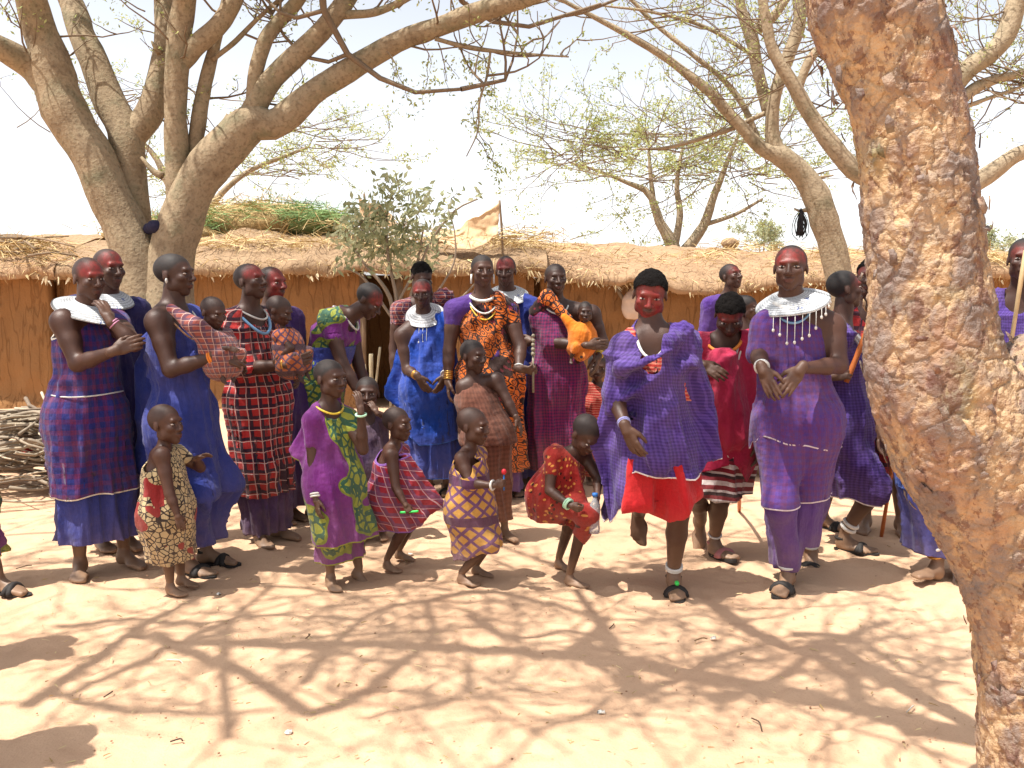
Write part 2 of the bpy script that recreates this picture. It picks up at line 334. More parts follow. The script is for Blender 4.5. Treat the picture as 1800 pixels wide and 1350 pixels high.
# ------------------------------------------------------------------ people: shared heads, hands, feet
def head_shape(kind):
    """chin to crown = 1, face towards -y"""
    ch = kind != 'adult'
    pr = [('e', A3(0, .07, .14), A3(.325, .415, .355), .01), ('e', A3(0, -.12, -.15), A3(.245, .265, .30), .12),
          ('e', A3(0, -.25, -.385), A3(.10, .10, .095), .09)]
    for s in (-1, 1):
        pr += [('e', A3(s*.175, -.27, -.07), A3(.09, .09, .08), .07), ('e', A3(s*.21, -.02, -.25), A3(.06, .13, .12), .1)]
    pr += [('s', A3(-.16, -.335, .125), A3(.16, -.335, .125), .035, .035, .08)]
    for s in (-1, 1): pr += [('x', A3(s*.14, -.435, .035), A3(.10, .085, .06), .05)]
    nl = .03 if ch else 0
    pr += [('s', A3(0, -.375, .05), A3(0, -.455+nl, -.10), .03, .052, .04)]
    for s in (-1, 1): pr += [('e', A3(s*.055, -.405+nl, -.115), A3(.042, .045, .036), .03)]
    pr += [('s', A3(-.075, -.365, -.232), A3(.075, -.365, -.232), .03, .03, .03), ('e', A3(0, -.392, -.228), A3(.075, .035, .03), .025), ('e', A3(0, -.375, -.288), A3(.075, .04, .033), .02)]
    for s in (-1, 1): pr += [('e', A3(s*.325, .05, -.03), A3(.028, .07, .11), .03)]
    V, Fq = nets(pr, .021); V = smoothv(V, Fq, 1, .35)
    if kind == 'baby': V = V*A3(1.06, 1.04, 1.0); V[:, 2] = np.where(V[:, 2] < 0, V[:, 2]*.92, V[:, 2])
    x, y, z = V.T
    hair = 1/(1+np.exp(-(z-.33+(y+.31)*.95+.03*np.cos(x*14))/.018))*(1/(1+np.exp(-(z+.26)/.02)))
    ear = (np.abs(x) > .318) & (z < .1); hair[ear] = 0
    lip = np.exp(-((x/.085)**2+((z+.258)/.042)**2)**2)*(y < -.33)
    fore = 1/(1+np.exp(-(z-.115+.10*np.abs(x)-.04*np.sin(x*9))/.03))*1/(1+np.exp((y+.02)/.05))*1/(1+np.exp((z-.44)/.03))
    full = (1/(1+np.exp((y+.12)/.04)))*np.clip(1-np.exp(-((np.abs(x)-.0)/.09)**2-((z+.2)/.1)**2), 0, 1)
    nm = len(V); eV = []; eF = []; mi = [np.zeros(len(Fq), int)]; c = nm
    for s in (-1, 1):
        for cc, rr, m in ((A3(s*.14, -.318, .03), A3(.066, .045, .021), 1), (A3(s*.14, -.342, .032), A3(.03, .026, .0225), 2)):
            v, f = ballm(cc, rr, nu=10, nv=7); eV.append(v); f = [q+c for q in f]; eF += f; mi += [np.full(len(q), m) for q in f]; c += len(v)
    Vn = np.vstack([V]+eV); z0 = np.zeros(len(Vn)-nm)
    return dict(V=Vn, F=[Fq]+eF, mi=np.concatenate(mi), hair=np.r_[hair, z0], lip=np.r_[lip, z0], fore=np.r_[fore, z0], full=np.r_[full, z0])
HEADS = {k: head_shape(k) for k in ('adult', 'child', 'baby')}
def hand_shape(curl, spread=1.):
    """thumb +x, palm normal +y, fingers +z, length 1"""
    pr = [('s', A3(0, 0, -.1), A3(0, 0, .1), .15, .16, .05), ('e', A3(.08, .02, .30), A3(.12, .085, .25), .08), ('e', A3(-.09, .02, .29), A3(.12, .08, .24), .06)]
    for i, (x, L) in enumerate(((.165, .42), (.055, .47), (-.055, .44), (-.16, .35))):
        p = A3(x, .01, .48 if i < 3 else .44); a = curl*(.55+.1*i); r = .058 if i < 3 else .05; dx = (x*.25)*spread
        for k, fr in enumerate((.45, .32, .23)):
            d = unit(A3(dx, math.sin(a), math.cos(a))); q = p+d*L*fr; pr.append(('s', p, q, r, r*.9, .018)); p = q; r *= .9; a += curl
    p = A3(.15, .03, .12); a = .6-.25*min(curl, 1)
    for k, (L, r) in enumerate(((.22, .075), (.17, .062), (.13, .052))):
        d = unit(A3(math.sin(a), .35+curl*.35*k, math.cos(a))); q = p+d*L; pr.append(('s', p, q, r, r*.88, .03)); p = q; a -= .28+.25*curl
    V, Fq = nets(pr, .033); return smoothv(V, Fq, 1, .3), Fq
HANDS = {'relax': hand_shape(.34), 'flat': hand_shape(.14), 'grip': hand_shape(1.15)}
def foot_shape():
    """heel at origin, toes +x, up +z, length 1, sole on z=0; big toe at +y"""
    pr = [('e', A3(.14, 0, .13), A3(.16, .13, .14), .05), ('s', A3(.2, 0, .2), A3(.2, 0, .46), .14, .12, .08), ('s', A3(.2, 0, .22), A3(.62, .0, .09), .13, .085, .08), ('e', A3(.58, .01, .075), A3(.24, .19, .08), .06), ('e', A3(.38, -.07, .06), A3(.3, .10, .065), .05)]
    for i, (y, x, r) in enumerate(((.125, .90, .062), (.045, .90, .048), (-.025, .86, .044), (-.09, .81, .042), (-.145, .74, .04))):
        pr.append(('s', A3(.66-.03*i, y*.85, .075), A3(x, y, r*.85), r, r*.95, .02))
    V, Fq = nets(pr, .038); V = smoothv(V, Fq, 1, .3); V[:, 2] = np.maximum(V[:, 2], .004); return V, Fq
FOOT = foot_shape()
# ------------------------------------------------------------------ people: builder
PROP = dict(adult=dict(hh=.134, hip=.515, shz=.808, shw=.098, ua=.172, fa=.152, hand=.102, foot=.15, th=.224, sh=.214, fat=1.0),
            child=dict(hh=.168, hip=.48, shz=.775, shw=.096, ua=.165, fa=.145, hand=.10, foot=.152, th=.205, sh=.197, fat=.98),
            toddler=dict(hh=.212, hip=.435, shz=.735, shw=.10, ua=.15, fa=.135, hand=.10, foot=.155, th=.182, sh=.175, fat=1.12),
            baby=dict(hh=.26, hip=.36, shz=.68, shw=.105, ua=.14, fa=.125, hand=.10, foot=.13, th=.17, sh=.15, fat=1.35))
def yawv(d): a = math.radians(d); return A3(math.sin(a), -math.cos(a), 0), A3(math.cos(a), math.sin(a), 0)
def ik(a, c, l1, l2, pole):
    d = c-a; L = np.linalg.norm(d); u_ = d/max(L, 1e-6)
    if L > (l1+l2)*.999: return a+d*l1/(l1+l2)
    if L < abs(l1-l2)*1.01: L = abs(l1-l2)*1.01+1e-4
    x = (l1*l1-l2*l2+L*L)/(2*L); h = math.sqrt(max(l1*l1-x*x, 0)); q = unit(pole-u_*np.dot(pole, u_)); return a+u_*x+q*h
UZ = A3(0, 0, 1)
def hash_label(t): return sum((i+1)*ord(ch) for i, ch in enumerate(t))
def person(label, at, head, kind='adult', yaw=0, hyaw=None, hp=0, hr=0, H=None, paint=None, shaved=.55, tone=.4, hair=0, group=None, cat='person', **k):
    pr = PROP[kind]; g0 = G(*at) if len(at) == 2 else P(*at[:2], at[2]); Y0 = g0[1]; f, l = yawv(yaw); hdy = head[2] if len(head) > 2 else 0
    topp = P(head[0], head[1], Y0+hdy); H = H or topp[2]-g0[2]; hh = pr['hh']*H
    hf, hl = yawv(yaw if hyaw is None else hyaw); a = math.radians(hp); hf2 = hf*math.cos(a)-UZ*math.sin(a); hu = UZ*math.cos(a)+hf*math.sin(a)
    b = math.radians(hr); hl2 = hl*math.cos(b)+hu*math.sin(b); hu = hu*math.cos(b)-hl*math.sin(b)
    hc = topp-UZ*hh*.5*(1-.25*abs(math.sin(a)))
    px = lambda v: P(v[0], v[1], Y0+(v[2] if len(v) > 2 else 0))
    shc = px(k['shc']) if 'shc' in k else hc-UZ*(1-pr['hh']/2-pr['shz'])*H-hf*.03*H+(g0-hc)*A3(.12, .12, 0)
    pel = px(k['pel']) if 'pel' in k else np.append(lerp(g0[:2], shc[:2], .55), g0[2]+pr['hip']*H)
    sp = unit(shc-pel); l2 = unit(l-sp*np.dot(l, sp)); f2 = np.cross(l2, sp); f2 = f2 if f2@f > 0 or abs(f2@f) < .05 else -f2
    R = np.stack([l2, f2, sp]); J = dict(hc=hc, shc=shc, pel=pel)
    T = dict(J=J, H=H, f=f, l=l2, sp=sp, f2=f2, R=R, Y0=Y0, g0=g0, pr=pr, px=px, hu=hu, hf=hf2, hl=hl2, hh=hh, kind=kind)
    ft = pr['fat']; V = []; Fs = []; mi = []; at_ = dict(paint=[], hair=[], lip=[], dust=[], tone=[]); n = 0
    def put(v, fl, m=None, **q):
        nonlocal n
        for fa in (fl if isinstance(fl, list) else [fl]): Fs.append(np.asarray(fa)+n)
        mi.append(np.zeros(sum(len(x) for x in (fl if isinstance(fl, list) else [fl])), int) if m is None else m)
        V.append(v); n += len(v)
        for key in at_: at_[key].append(np.broadcast_to(q.get(key, 0.), (len(v),)))
    def dusty(v): return np.clip(1-(v[:, 2]-g0[2])/(.3*H/1.6), 0, 1)**1.2 if kind != 'baby' else 0*v[:, 0]
    B = [('e', lerp(pel, shc, .66), A3(.092*ft, .066*ft, .118)*H, R, .02), ('e', lerp(pel, shc, .28)+f2*.008*H, A3(.082*ft, .064*ft, .12)*H, R, .05), ('e', pel-UZ*.01*H, A3(.092*ft, .075*ft, .085)*H, R, .04)]
    B += [('s', shc-sp*.02*H, hc-hu*hh*.25-hf2*hh*.02, .034*H*ft**.3, .033*H*ft**.5, .03*H)]
    core = list(B); armp = {}
    for s, S in ((1, 'L'), (-1, 'R')):
        sh = px(k['sh'+S]) if 'sh'+S in k else shc+l2*s*pr['shw']*H-sp*.012*H
        wr = px(k['wr'+S]) if 'wr'+S in k else None; el = px(k['el'+S]) if 'el'+S in k else None
        if wr is None: el = sh+(-UZ*.98+l2*s*.16-f*.05)*pr['ua']*H if el is None else el; wr = el+unit(-UZ*.97+f*.28+l2*s*.02)*pr['fa']*H
        dmax = (pr['ua']+pr['fa'])*H*.995; dv = wr-sh
        if el is None: 
            if np.linalg.norm(dv) > dmax: wr = sh+unit(dv)*dmax
            el = ik(sh, wr, pr['ua']*H, pr['fa']*H, unit(-UZ*.6-f*.6+l2*s*.8))
        J['sh'+S], J['el'+S], J['wr'+S] = sh, el, wr; q = ft**.6
        n0_ = len(B)
        B += [('s', shc+l2*s*.03*H, sh, .042*H, .038*H*q, .03*H), ('s', sh, lerp(sh, el, .45), .036*H*q, .031*H*q, .02*H), ('s', lerp(sh, el, .45), el, .031*H*q, .024*H*q, .01*H), ('s', el, lerp(el, wr, .35), .0245*H*q, .0235*H*q, .01*H), ('s', lerp(el, wr, .35), wr, .0235*H*q, .0155*H*q, .01*H)]
        armp[S] = B[n0_:n0_+3]
        hd = unit(px(k['ha'+S])-wr) if 'ha'+S in k else unit(unit(wr-el)+(-UZ*.25))
        pn = k.get('pn'+S); pn = unit(A3(*pn)) if pn is not None else unit(lerp(pel, shc, .4)-wr+f*.02)
        pn = unit(pn-hd*np.dot(pn, hd)+1e-6); tb = np.cross(hd, pn) if S == 'R' else np.cross(pn, hd)
        hv, hq = HANDS[k.get('hp'+S, 'relax')]; sc = pr['hand']*H; hv = wr+(hv@np.stack([tb, pn, hd]))*sc
        T['hand'+S] = wr+hd*sc*.55+pn*sc*.14; T['hd'+S] = hd; T['tb'+S] = tb; T['fin'+S] = wr+hd*sc*.5
        put(hv, hq[:, ::-1] if S == 'R' else hq, tone=tone+.08, dust=.12)
        # legs
        hip = pel+l2*s*.052*H-UZ*.02*H; fy = k.get('fy'+S, yaw+s*10); fd, fl = yawv(fy); fp = math.radians(k.get('fp'+S, 0)); L = pr['foot']*H
        fx = fd*math.cos(fp)-UZ*math.sin(fp); fu = UZ*math.cos(fp)+fd*math.sin(fp)
        fs = k.get('ft'+S)
        if fs is None: gp = A3(pel[0], pel[1], 0)*0+g0+l*s*.065*H; heel = gp-fd*.4*L
        elif len(fs) == 2: gp = G(*fs); heel = gp-fd*.45*L
        else: heel = px(fs)
        heel = heel+UZ*k.get('lift'+S, 0)
        big = -s; fv, fq = FOOT; fside = fl*big
        fvv = heel+(fv@np.stack([fx, fside, fu]))*L; fl_ = np.linalg.det(np.stack([fx, fside, fu])) < 0
        put(fvv, fq[:, ::-1] if fl_ else fq, tone=tone, dust=np.clip(dusty(fvv), .15, 1) if kind != 'baby' else 0)
        an = heel+fx*.2*L+fu*.42*L; kn = px(k['kn'+S]) if 'kn'+S in k else ik(hip, an, pr['th']*H, pr['sh']*H, unit(f+l2*s*.15))
        J['hip'+S], J['kn'+S], J['an'+S] = hip, kn, an; T['heel'+S] = heel; T['fx'+S], T['fs'+S], T['fu'+S], T['fL'] = fx, fside, fu, L
        n0_ = len(B)
        B += [('s', hip, lerp(hip, kn, .5), .055*H*ft, .045*H*ft, .03*H), ('s', lerp(hip, kn, .5), kn, .045*H*ft, .031*H*q, .01*H), ('s', kn, lerp(kn, an, .35)-f*.006*H, .031*H*q, .031*H*q, .01*H), ('s', lerp(kn, an, .35)-f*.006*H, an, .031*H*q, .0195*H*q, .01*H)]; core += B[n0_:]
    T['layers'] = [(core, .007)]; T['arms'] = armp
    bv, bq = nets(B, .0135*max(.62, H/1.65) if kind != 'adult' else .0135); bv = smoothv(bv, bq, 1, .4)
    put(bv, bq, tone=tone, dust=dusty(bv))
    hd_ = HEADS['baby' if kind == 'baby' else 'adult' if kind == 'adult' else 'child']
    fr_ = np.random.default_rng(abs(hash_label(label))); hs = hd_['V']*A3(1+fr_.normal(0, .035), 1+fr_.normal(0, .03), 1); lowf = np.clip(-hs[:, 2]/.4, 0, 1); jw, js, nz_ = fr_.normal(0, .07), fr_.normal(0, .05), fr_.normal(0, .12)
    hs = hs*np.stack([1+jw*lowf, 1+js*lowf, np.ones(len(hs))], 1); nm_ = np.exp(-(hs[:, 0]/.08)**2-((hs[:, 2]+.09)/.07)**2)*(hs[:, 1] < -.38); hs[:, 1] -= .025*nm_*(1+nz_*3)*.5; hs[:, 0] *= 1+nm_*nz_
    hv = hc+(hs@np.stack([hl2, -hf2, hu]))*hh
    pm = 0 if not paint else hd_['fore'] if paint == 'fore' else hd_['full'] if paint == 'full' else hd_['fore']*.42+hd_['full']*.2
    put(hv, hd_['F'], hd_['mi'], paint=pm, hair=hd_['hair']*shaved, lip=hd_['lip']*.6, tone=tone)
    e = empty('person', (g0[0], g0[1], g0[2]), label, cat, group or 'people gathered in front of the huts'); T['e'] = e
    d = {}; dm = {}
    flat = []
    for fa, m in zip(Fs, np.split(np.concatenate(mi), np.cumsum([len(x) for x in Fs])[:-1])): d.setdefault(fa.shape[1], []).append(fa); dm.setdefault(fa.shape[1], []).append(m)
    keys = list(d); Fl = [np.concatenate(d[q]) for q in keys]; M = np.concatenate([np.concatenate(dm[q]) for q in keys])
    mk('body', np.concatenate(V), Fl, [SKIN, EYEW, EYED], e, attrs={q: np.concatenate(v) for q, v in at_.items()}, mi=M)
    if hair:
        hm = hd_['hair'] > .5; fq = hd_['F'][0]; fq = fq[hm[fq].all(1)]; us, inv = np.unique(fq, return_inverse=True); b0 = hd_['V'][us]; c0 = A3(0, .07, .1); dr = b0-c0; dr /= np.linalg.norm(dr, axis=1)[:, None]
        nz = fbm(b0*16, 2, 3)*.018; b0 = b0+dr*(hair+nz)[:, None]; mk('hair', hc+(b0@np.stack([hl2, -hf2, hu]))*hh, inv.reshape(fq.shape), HAIR, e)
    return T
def convert(T, ex):
    out = []
    for p in ex:
        if p[0] == 's': out.append(('s', T['px'](p[1]), T['px'](p[2]), p[3], p[4], .03))
        elif p[0] == 't': out.append(('t', T['px'](p[1]), T['px'](p[2]), T['px'](p[3]), p[4], .03))
        elif p[0] == 'J': out.append(('s', T['J'][p[1]], T['J'][p[2]], p[3], p[4], .03))
        elif p[0] == 'e': out.append(('e', T['px'](p[1]), A3(*p[2]), .03))
    return out
def garment(T, mat, top='oneL', hem=None, w=.2, arms='', infl=.016, extra=(), folds=(11, .013), name='robe', ztop=None, hemdx=0, hemdy=0, h=.0155, sk=.0, seed=0, body=True, legs=True, dep=.8, thick=.005, noneck=False, neck=(.05, 0)):
    if name in ('underskirt', 'shirt', 'dress', 'skirt', 'wrap_skirt'): infl = min(infl, .004); w = w*.93
    J = T['J']; H = T['H']; R = T['R']; l, f, sp = T['l'], T['f2'], T['sp']; ft = T['pr']['fat']; shc, pel = J['shc'], J['pel']; ps = []
    if body:
        ps += [('e', lerp(pel, shc, .66), A3(.094*ft, .068*ft, .112)*H+infl*A3(1,1,.4), R, .03), ('e', lerp(pel, shc, .28)+f*.01*H, A3(.088*ft, .07*ft, .12)*H+infl, R, .06)]
        for s, S in ((1, 'L'), (-1, 'R')): ps += [('s', shc+l*s*.03*H, J['sh'+S], .04*H+infl*.6, .036*H+infl*.6, .03*H)] if (top == 'both' or top == 'one'+S) else []
    ps += [('e', pel-UZ*.01*H, A3(.1*ft, .082*ft, .10)*H+infl, R, .05)]
    for S in arms: ps += [('s', J['sh'+S], J['el'+S], .036*H+infl*.5, .04*H+infl*.6, .035*H)]
    hz = None; fc = lerp(J['anL'], J['anR'], .5)
    if hem is not None:
        hp_ = [T['px'](q) for q in hem] if isinstance(hem, list) else [T['px']((lerp(900, 900, 0), hem))]
        hX = np.array([q[0] for q in hp_]); hZ = np.array([q[2] for q in hp_]); hz = hZ.min()
        if legs:
            c = lerp(fc, pel, .35); c = A3(c[0]+hemdx, c[1]+hemdy, hz-.05)
            for s, S in ((1, 'L'), (-1, 'R')): ps.append(('s', J['hip'+S]+UZ*.03*H, c+l*s*w*.28, .06*H*ft+infl, w*.7, .11)); ps.append(('s', J['hip'+S], J['kn'+S], .056*H*ft+infl*.5, .042*H+infl*.5, .06)); ps.append(('s', J['kn'+S], J['an'+S], .042*H+infl*.5, .034*H, .05))
    ps += convert(T, extra); V, Q = nets(ps, h); Tt = q2t(Q); V = smoothv(V, Tt, 1, .3)
    cz = hz if hz is not None else pel[2]-.2; zt = shc[2]
    ax = lambda v: (lambda t: (shc[0]+(lerp(fc, pel, .35)[0]+hemdx-shc[0])*t, shc[1]+(lerp(fc, pel, .35)[1]-shc[1])*t, t))(np.clip((zt-v[:, 2])/max(zt-cz, .1), 0, 1.1))
    def cut(v):
        c = []
        if hz is not None: c.append((np.interp(v[:, 0], hX, hZ) if len(hX) > 1 else hZ[0])+.012*vnoise(v*A3(9, 9, 0)+seed)-v[:, 2])
        return c
    def cut_top(v):
        if noneck: return np.full(len(v), -1.)
        if top == 'both':
            a = J['shc']-sp*neck[1]*H+f*.095*H; return np.maximum(neck[0]*H-seg(v, J['shc']+f*.02*H, J['hc'], 0, 0), neck[0]*H*.62-seg(v, a, J['shc']+f*.06*H+sp*.03*H, 0, 0)) if neck[1] else neck[0]*H-seg(v, J['shc']+f*.03*H, J['hc'], 0, 0)
        if top in ('oneL', 'oneR'):
            s = 1 if top == 'oneL' else -1; p0 = shc+l*s*.032*H+sp*.03*H; p1 = shc-l*s*.115*H-sp*.07*H; t = unit(p1-p0); n_ = unit(sp-t*np.dot(sp, t)); return (v-p0)@n_
        z = ztop if ztop is not None else shc[2]-.09*H
        if ztop is not None and ztop > 10: z = T['px']((900, ztop))[2]
        return v[:, 2]-z
    # folds
    x0, y0, t = ax(V); th = np.arctan2(V[:, 0]-x0, -(V[:, 1]-y0)); N = vnormals(V, Tt); n, amp = folds
    wob = vnoise(np.stack([th*1.3, V[:, 2]*2.2, np.full(len(V), seed+.5)], 1), 5)
    s1 = np.sin(n*th+2.6*wob+seed+1.2*np.sin(V[:, 2]*4+seed)); s2 = np.sin((n*1.7)*th-2.1*wob+2*seed+V[:, 2]*3)
    env = .22+.78*np.clip(t, 0, 1)**1.2; ri = lambda s: np.sign(s)*np.abs(s)**.75; pl = lambda s: 1-2*np.abs(s)**.7
    s1 = np.sin(n*.5*th+1.8*wob+seed+.8*np.sin(V[:, 2]*3+seed)+.35*V[:, 2]*np.sin(seed*1.7)); s2 = np.sin(n*.93*th-2.4*wob+2*seed+V[:, 2]*2.2)
    d = amp*2.2*env*(pl(s1)*.75+.42*pl(s2))
    kn = J['shL'] if top != 'oneR' else J['shR']; q = V-kn; an = np.arctan2(q@l, -(q@sp)+.02); rr = np.linalg.norm(q, axis=1)
    d = d+amp*1.15*(1-.8*np.clip(t, 0, 1))*pl(np.sin(5.4*an+1.6*vnoise(V*3.5, 8)+seed))*np.clip((rr-.05)/.25, 0, 1)*(1 if body else 0)
    d = d+.006*fbm(V*9, 2, seed+3)+.006*fbm(V*A3(17, 17, 5)+seed, 2, 6); d = d*np.clip(H/1.5, .5, 1); V = V+N*d[:, None]
    for _ in range(2):                                   # cloth lies over what is worn beneath it
        N = vnormals(V, Tt)
        for pr_, mg in T['layers']+[(T['arms'][S], .007) for S in arms]+([(T['arms'][S][:2], .006) for S in 'LR' if top == 'both' or top == 'one'+S]): V = V+N*np.clip(mg-sdf(V, pr_), 0, .05)[:, None]
    T['layers'].append((ps, .007))
    V, Tt = clip(V, Tt, cut_top(V)); 
    for i in range(len(cut(V))): V, Tt = clip(V, Tt, cut(V)[i])
    x0, y0, t = ax(V); th = np.arctan2(V[:, 0]-x0, -(V[:, 1]-y0)); rad = .14*H/1.6+.05
    pat = np.stack([th*rad+sk*V[:, 2], V[:, 2]+sk*.6*th*rad, np.zeros(len(V))], 1)+seed*.137
    ed = np.minimum(-cut(V)[0] if hz is not None else 1., 1.)*np.ones(len(V)); ed = np.minimum(ed, np.where(cut_top(V) < -.9, 1, -cut_top(V))) if top != 'both' and body else ed
    o = mk(name, V, Tt, mat, T['e'], attrs=dict(pat=pat, edge=ed))
    if thick: m = o.modifiers.new('thickness', 'SOLIDIFY'); m.thickness = thick; m.offset = -1
    return o
# ---- ornaments and things worn
def collar(T, ro=.155, ri=.062, tilt=.25, drop=0.0, fringe=0, side=0, mat=None, name='bead_collar'):
    s = T['H']/1.65; J = T['J']; up = unit(T['sp']+T['f']*tilt+T['l']*side); c = J['shc']+T['sp']*(.042-drop)*T['H']+T['f']*.012*T['H']; a = unit(T['l']-up*np.dot(T['l'], up)); b = np.cross(up, a); nr, nt_ = 7, 48
    V = []; pat = []
    for z in (1, -1):
        for i in range(nr):
            t = i/(nr-1); r = lerp(ri, ro, t)*s
            for j in range(nt_): th = j*2*math.pi/nt_; V.append(c+(a*math.cos(th)+b*math.sin(th))*r+up*(.022*(1-t)-.03*t*t+.0025*z+.004*math.sin(3*th+1)*t)*s); pat.append((r, th*.12, 0))
    Q = []
    for z in (0, 1):
        for i in range(nr-1):
            for j in range(nt_):
                q = [z*nr*nt_+i*nt_+j, z*nr*nt_+(i+1)*nt_+j, z*nr*nt_+(i+1)*nt_+(j+1) % nt_, z*nr*nt_+i*nt_+(j+1) % nt_]; Q.append(q if z == 0 else q[::-1])
    for i in (0, nr-1):
        for j in range(nt_): q = [i*nt_+j, i*nt_+(j+1) % nt_, nr*nt_+i*nt_+(j+1) % nt_, nr*nt_+i*nt_+j]; Q.append(q if i else q[::-1])
    o = mk(name, V, np.array(Q), mat or BEADW, T['e'], attrs=dict(pat=pat))
    if fringe:
        for k in range(fringe):
            th = -math.pi/2+(k-(fringe-1)/2)*.2 if b@T['f'] < 0 else math.pi/2+(k-(fringe-1)/2)*.2
            p0 = c+(a*math.cos(th)+b*math.sin(th))*ro*s*.97-up*.03*s; L = (.05+.05*math.cos((k-(fringe-1)/2)*.45)+.03*hsh(k, 3, 5))*s
            p1 = p0+T['f']*.02-UZ*L; m = MB(); v, q = tube(spline([p0, lerp(p0, p1, .5)+T['f']*.006, p1], 5), .0018*s, 5); m.add(v, q); v, q = ballm(p1, A3(.007, .003, .009)*s, nu=8, nv=5); m.add(v, q); m.build('pendant', BW, o)
    return o
def strand(T, drop=.1, wid=.06, mat=None, r=.004, dx=0, name='necklace', back=.03):
    s = T['H']; J = T['J']; c = J['shc']+T['sp']*.035*s; pts = []
    for i in range(28):
        th = i*2*math.pi/28; fr = (1+math.sin(th))/2
        p = c+T['l']*(math.cos(th)*wid+dx*fr)*s+T['f2']*(lerp(-.045, .062, fr**.7)+.02*fr*fr)*s-T['sp']*(drop*fr**2.2)*s; pts.append(p)
    v, q = tube(pts, r*s/1.65, 6, closed=True); return mk(name, v, q, mat or BW, T['e'])
def ring(T, a, b, t, r, mat, n=1, wd=.006, name='bracelet', gap=.012):
    J = T['J']; A_, B_ = J[a], J[b]; ax = unit(B_-A_); e1 = unit(np.cross(ax, A3(.3, .9, .2))); e2 = np.cross(ax, e1)
    for i in range(n):
        c = lerp(A_, B_, t)-ax*gap*i; th = np.arange(18)*2*math.pi/18; pts = c+r*(np.cos(th)[:, None]*e1+np.sin(th)[:, None]*e2); v, q = tube(pts, wd, 6, closed=True); mk(name, v, q, mat, T['e'])
def sandal(T, S, mat=None, strapc=None):
    L = T['fL']; hx, fx, fs, fu = T['heel'+S], T['fx'+S], T['fs'+S], T['fu'+S]; V = []; n = 20
    ou = []
    for i in range(n):
        th = i*2*math.pi/n; x = .48+.52*math.cos(th); y = math.sin(th)*(.17+.035*math.cos(th)); ou.append((x, y))
    for z in (-.012, .004):
        for x, y in ou: V.append(hx+fx*x*L+fs*y*L+fu*z)
    k = np.arange(n); Q = np.stack([k, (k+1) % n, n+(k+1) % n, n+k], 1); V += [hx+fx*.48*L+fu*-.012, hx+fx*.48*L+fu*.004]
    Ts = np.concatenate([np.stack([(k+1) % n, k, np.full(n, 2*n)], 1), np.stack([n+k, n+(k+1) % n, np.full(n, 2*n+1)], 1)])
    o = mk('sandal', V, [Q, Ts], mat or RUB, T['e'], smooth=False)
    for (xa, xb) in ((.52, .62), (.66, .52)):
        pts = [hx+fx*lerp(xa, xb, t)*L+fs*math.cos(math.pi*t)*.185*L+fu*(math.sin(math.pi*t)*.165*L) for t in np.linspace(0, 1, 9)]; v, q = tube(pts, .017*L/.25, 6); mk('strap', v, q, strapc or mat or RUB, o)
    pts = [hx+fx*(.2-.2*math.sin(math.pi*t))*L+fs*math.cos(math.pi*t)*.13*L+fu*.26*L for t in np.linspace(0, 1, 9)]; v, q = tube(pts, .009, 5); mk('heel_strap', v, q, strapc or mat or RUB, o)
    return o
def rod(name, a, b, r, mat, label, cat, r2=None, bend=.01, group=None):
    c = lerp(a, b, .5)+A3(bend, 0, 0); v, q = tube(spline([a, c, b], 12), np.linspace(r, r2 or r, 12)*(1+.08*np.sin(np.arange(12)*2.1)), 8); o = mk(name, v, q, mat, loc=b if b[2] < a[2] else a); tag(o, label, cat, group); return o
# ------------------------------------------------------------------ the setting
def sand_mat():
    g = NG('sand', .95, .1); o = g.obj(); n1 = g.noise(o, .7, 5, .6); n2 = g.noise(o, 9, 5, .65); n3 = g.noise(o, 140, 3)
    c = g.ramp(n1, [(.3, (176, 140, 112)), (.55, (194, 160, 130)), (.75, (184, 147, 116))]); c = g.mix(g.math('MULTIPLY', n2, .3), c, lin((204, 172, 142))); c = g.mix(g.math('MULTIPLY', g.ramp(n3, [(.55, (0, 0, 0)), (.75, (255, 255, 255))]), .25), c, lin((140, 104, 74)))
    g.col(c); st = g.voro(g.scale(o, (1, .6, 1)), 7); h = g.math('ADD', g.math('MULTIPLY', n2, 1.0), g.math('ADD', g.math('MULTIPLY', n3, .12), g.math('MULTIPLY', g.ramp(st, [(.0, (0, 0, 0)), (.35, (255, 255, 255))]), .5))); g.bump(h, .38, .035); return g.m
SAND = sand_mat()
xs = np.concatenate([-np.geomspace(900, 8.2, 16), np.arange(-8, -3.3, .1), np.arange(-3.3, 3.3, .028), np.arange(3.3, 8.01, .1), np.geomspace(8.2, 900, 16)]); ys = np.concatenate([[-400, -60, -12, -4, -1], np.arange(0, 2.3, .1), np.arange(2.3, 5.4, .028), np.arange(5.4, 13.01, .1), np.geomspace(13.4, 1800, 16)])
gx, gy = np.meshgrid(xs, ys, indexing='ij'); V = np.stack([gx.ravel(), gy.ravel(), np.zeros(gx.size)], 1)
near = np.clip(1-np.abs(V[:, 0])/8.1, 0, 1)*(V[:, 1] < 13)*(V[:, 1] > 0); V[:, 2] = np.where(near > 0, -.004+.010*fbm(V*A3(2.2, 2.2, 0), 2, 4)-.004*np.clip(fbm(V*A3(6, 6, 0), 2, 9), 0, 1), -.01)
